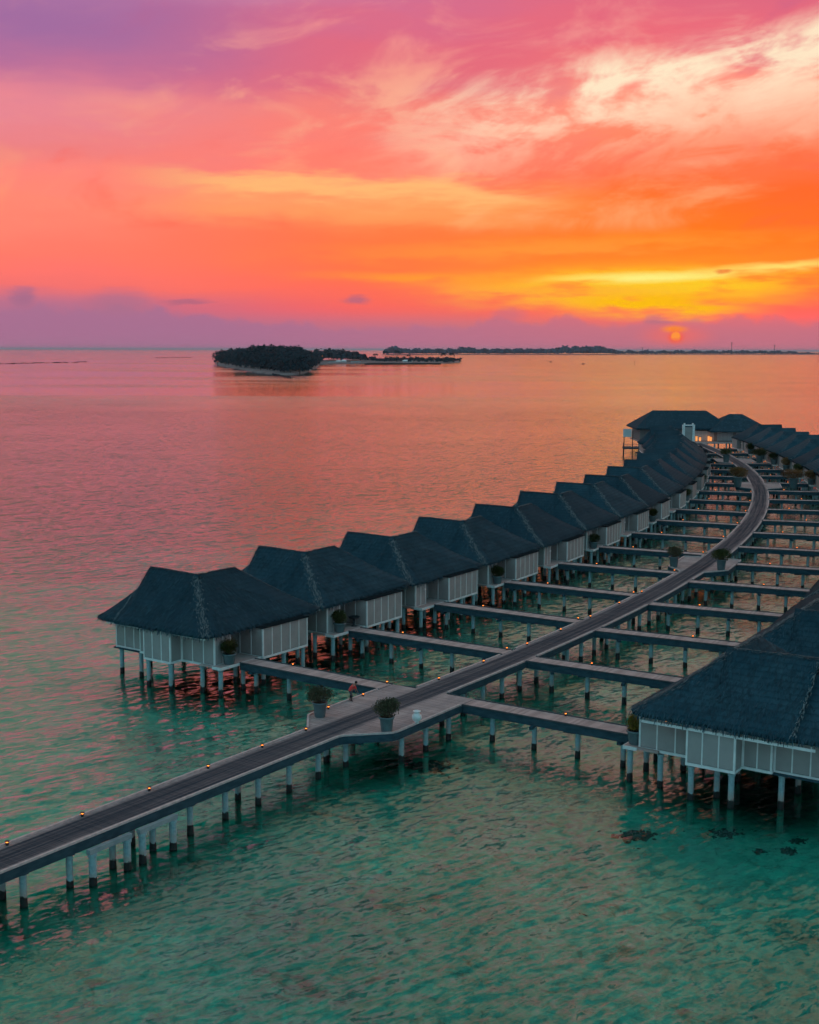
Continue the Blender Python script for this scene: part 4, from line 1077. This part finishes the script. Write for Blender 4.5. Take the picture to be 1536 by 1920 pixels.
for (x_, y_, w_, h_, mm, lab) in ((636, 680.5, 7, 4.5, 'white', 'small pale hut on the beach, left of two'), (646, 680.5, 6, 5.5, 'white', 'small pale hut on the beach, right of two'), (668, 680.3, 14, 6, 'roof_red', 'low red roofed building behind the beach'), (624, 680.4, 12, 6, 'roof_red', 'low red roofed building at the edge of the wood'), (763, 680, 13, 5, 'white', 'pale roofed hut under the palm on the spit')):
    P = px(x_, y_); hb = thing('beach_hut', lab, 'hut', (P[0], P[1], 1.2), 0, 'huts on the spit')
    obj('wall', MB().box(-w_*.8, w_*.8, -5, 5, 0, h_*.6).mesh('wall', 'white_wall'), hb); obj('roof', hip(-w_, w_, -6, 6, h_*.65, h_*1.25, w_*.5, mm, .3).mesh('roof', mm), hb)
P = px(605, 680); bl = thing('beach_beacon', 'orange lamp glowing at the edge of the wood', 'lamp', (P[0], P[1], 0)); obj('pole', MB().lathe([(.3, 0), (.2, 12)], 6).mesh('pole', 'metal'), bl); obj('lamp_glass', MB().lathe([(.4, 11.6), (2.3, 13.2), (2.5, 15.5), (.5, 17)], 8).mesh('lamp_glass', 'glow_far'), bl)
# far islands
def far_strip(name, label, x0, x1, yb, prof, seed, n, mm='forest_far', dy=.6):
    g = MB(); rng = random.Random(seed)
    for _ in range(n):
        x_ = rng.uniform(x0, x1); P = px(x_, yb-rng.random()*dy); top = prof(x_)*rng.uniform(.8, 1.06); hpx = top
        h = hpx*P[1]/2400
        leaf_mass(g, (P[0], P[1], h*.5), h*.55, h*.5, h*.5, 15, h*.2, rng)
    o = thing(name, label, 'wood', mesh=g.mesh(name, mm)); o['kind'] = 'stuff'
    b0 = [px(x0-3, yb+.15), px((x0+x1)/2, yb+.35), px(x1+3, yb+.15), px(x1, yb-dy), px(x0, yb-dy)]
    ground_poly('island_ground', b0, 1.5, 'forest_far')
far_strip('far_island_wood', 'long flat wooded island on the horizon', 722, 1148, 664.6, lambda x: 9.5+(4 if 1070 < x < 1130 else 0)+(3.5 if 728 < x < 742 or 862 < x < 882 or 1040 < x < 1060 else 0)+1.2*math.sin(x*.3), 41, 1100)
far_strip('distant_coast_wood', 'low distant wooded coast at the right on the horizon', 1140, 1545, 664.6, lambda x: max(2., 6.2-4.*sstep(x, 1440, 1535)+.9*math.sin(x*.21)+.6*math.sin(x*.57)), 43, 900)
def mast(x_, hpx, lab):
    P = px(x_, 664.2); h = hpx*P[1]/2400; w_ = 3.2; r_ = thing('radio_mast', lab, 'mast', (P[0], P[1], 0), 0, 'masts on the far coast')
    g = MB()
    for sx, sy in ((-1, -1), (1, -1), (1, 1), (-1, 1)): g.tube((sx*w_, sy*w_, 0), (sx*w_*.45, sy*w_*.45, h), .7, .55, 4)
    obj('legs', g.mesh('legs', 'metal'), r_)
    g = MB()
    for j in range(7):
        z0, z1 = h*j/7, h*(j+1)/7; a0_, a1_ = w_*(1-.55*j/7), w_*(1-.55*(j+1)/7)
        g.tube((-a0_, -a0_, z0), (a1_, -a1_, z1), .4, .4, 4); g.tube((a0_, -a0_, z0), (-a1_, -a1_, z1), .4, .4, 4)
    obj('bracing', g.mesh('bracing', 'metal'), r_)
    obj('head', MB().box(-4.5, 4.5, -3, 3, h*.93, h*1.0).mesh('head', 'metal'), r_)
mast(1361.5, 22, 'tallest lattice mast on the distant coast'); mast(1440.5, 17.5, 'shorter lattice mast on the distant coast, right of two'); mast(1197, 13, 'thin mast on the distant coast below the sun')
# reef edge far left and a spar of rock
g = MB(); rng = random.Random(51)
for _ in range(80):
    x_ = rng.uniform(-60, 172); P = px(x_, 681.5-(x_/172)*3.6+rng.uniform(-.7, .7)); s_ = rng.uniform(.4, 1.7); g.box(P[0]-s_*2.6, P[0]+s_*2.6, P[1]-s_*2, P[1]+s_*2, -1, s_*.5)
for _ in range(24):
    x_ = rng.uniform(300, 372); P = px(x_, 670.5-(x_-300)*.012+rng.uniform(-.15, .15)); s_ = rng.uniform(.8, 2.2); g.box(P[0]-s_*4, P[0]+s_*4, P[1]-s_*3, P[1]+s_*3, -1, s_*.5)
rf = thing('reef_rocks', 'thin line of dark reef rocks on the water at the far left', 'rocks', mesh=g.mesh('reef_rocks', 'rock')); rf['kind'] = 'stuff'
# two small boats on the open water
for x_, y_, lab in ((1028, 678.6, 'tiny dark boat far out, left of two'), (1088, 682.4, 'tiny dark boat far out, right of two')):
    P = px(x_, y_); r_ = thing('boat', lab, 'boat', (P[0], P[1], 0), .2, 'boats far out')
    g = MB(); L = 4.2
    sec = [(-L, .9, 1.0), (-L*.4, 1.3, .9), (L*.4, 1.1, 1.0), (L, .1, 1.6)]
    for x, hw, zt in sec: g.v += [(x, -hw, zt), (x, -hw*.6, -.2), (x, hw*.6, -.2), (x, hw, zt)]
    for j in range(3):
        for e_ in range(4): g.f.append((j*4+e_, j*4+(e_+1) % 4, j*4+4+(e_+1) % 4, j*4+4+e_))
    g.f += [(3, 2, 1, 0), (12, 13, 14, 15)]
    obj('hull', g.mesh('hull', 'metal'), r_); obj('cabin', MB().box(-1.6, .6, -.7, .7, .95, 2.3).mesh('cabin', 'metal'), r_)
# a short marker post standing in the far shallows
P = px(1183, 684); thing('marker_post', 'thin marker post standing in open water below the distant coast', 'post', (P[0], P[1], 0), mesh=MB().lathe([(.35, -1), (.3, 7), (.5, 7.1), (.5, 8.2), (.1, 8.4)], 8).mesh('marker_post', 'metal'))

# ------------------------------------------------------------------ evening haze over the lagoon
m = D.materials.new('evening_air'); m.use_nodes = True; m.node_tree.nodes.clear(); q = NT(m.node_tree)
pv = q.new('ShaderNodeVolumePrincipled'); pv.inputs['Density'].default_value = 2.6e-5; pv.inputs['Color'].default_value = (.75, .85, .97, 1)
q.l.new(pv.outputs[0], q.new('ShaderNodeOutputMaterial').inputs[1]); M['air'] = m
o = obj('haze', MB().box(-90500, 90500, -500, 191000, -12, 66).mesh('haze', 'air')); o['kind'] = 'stuff'
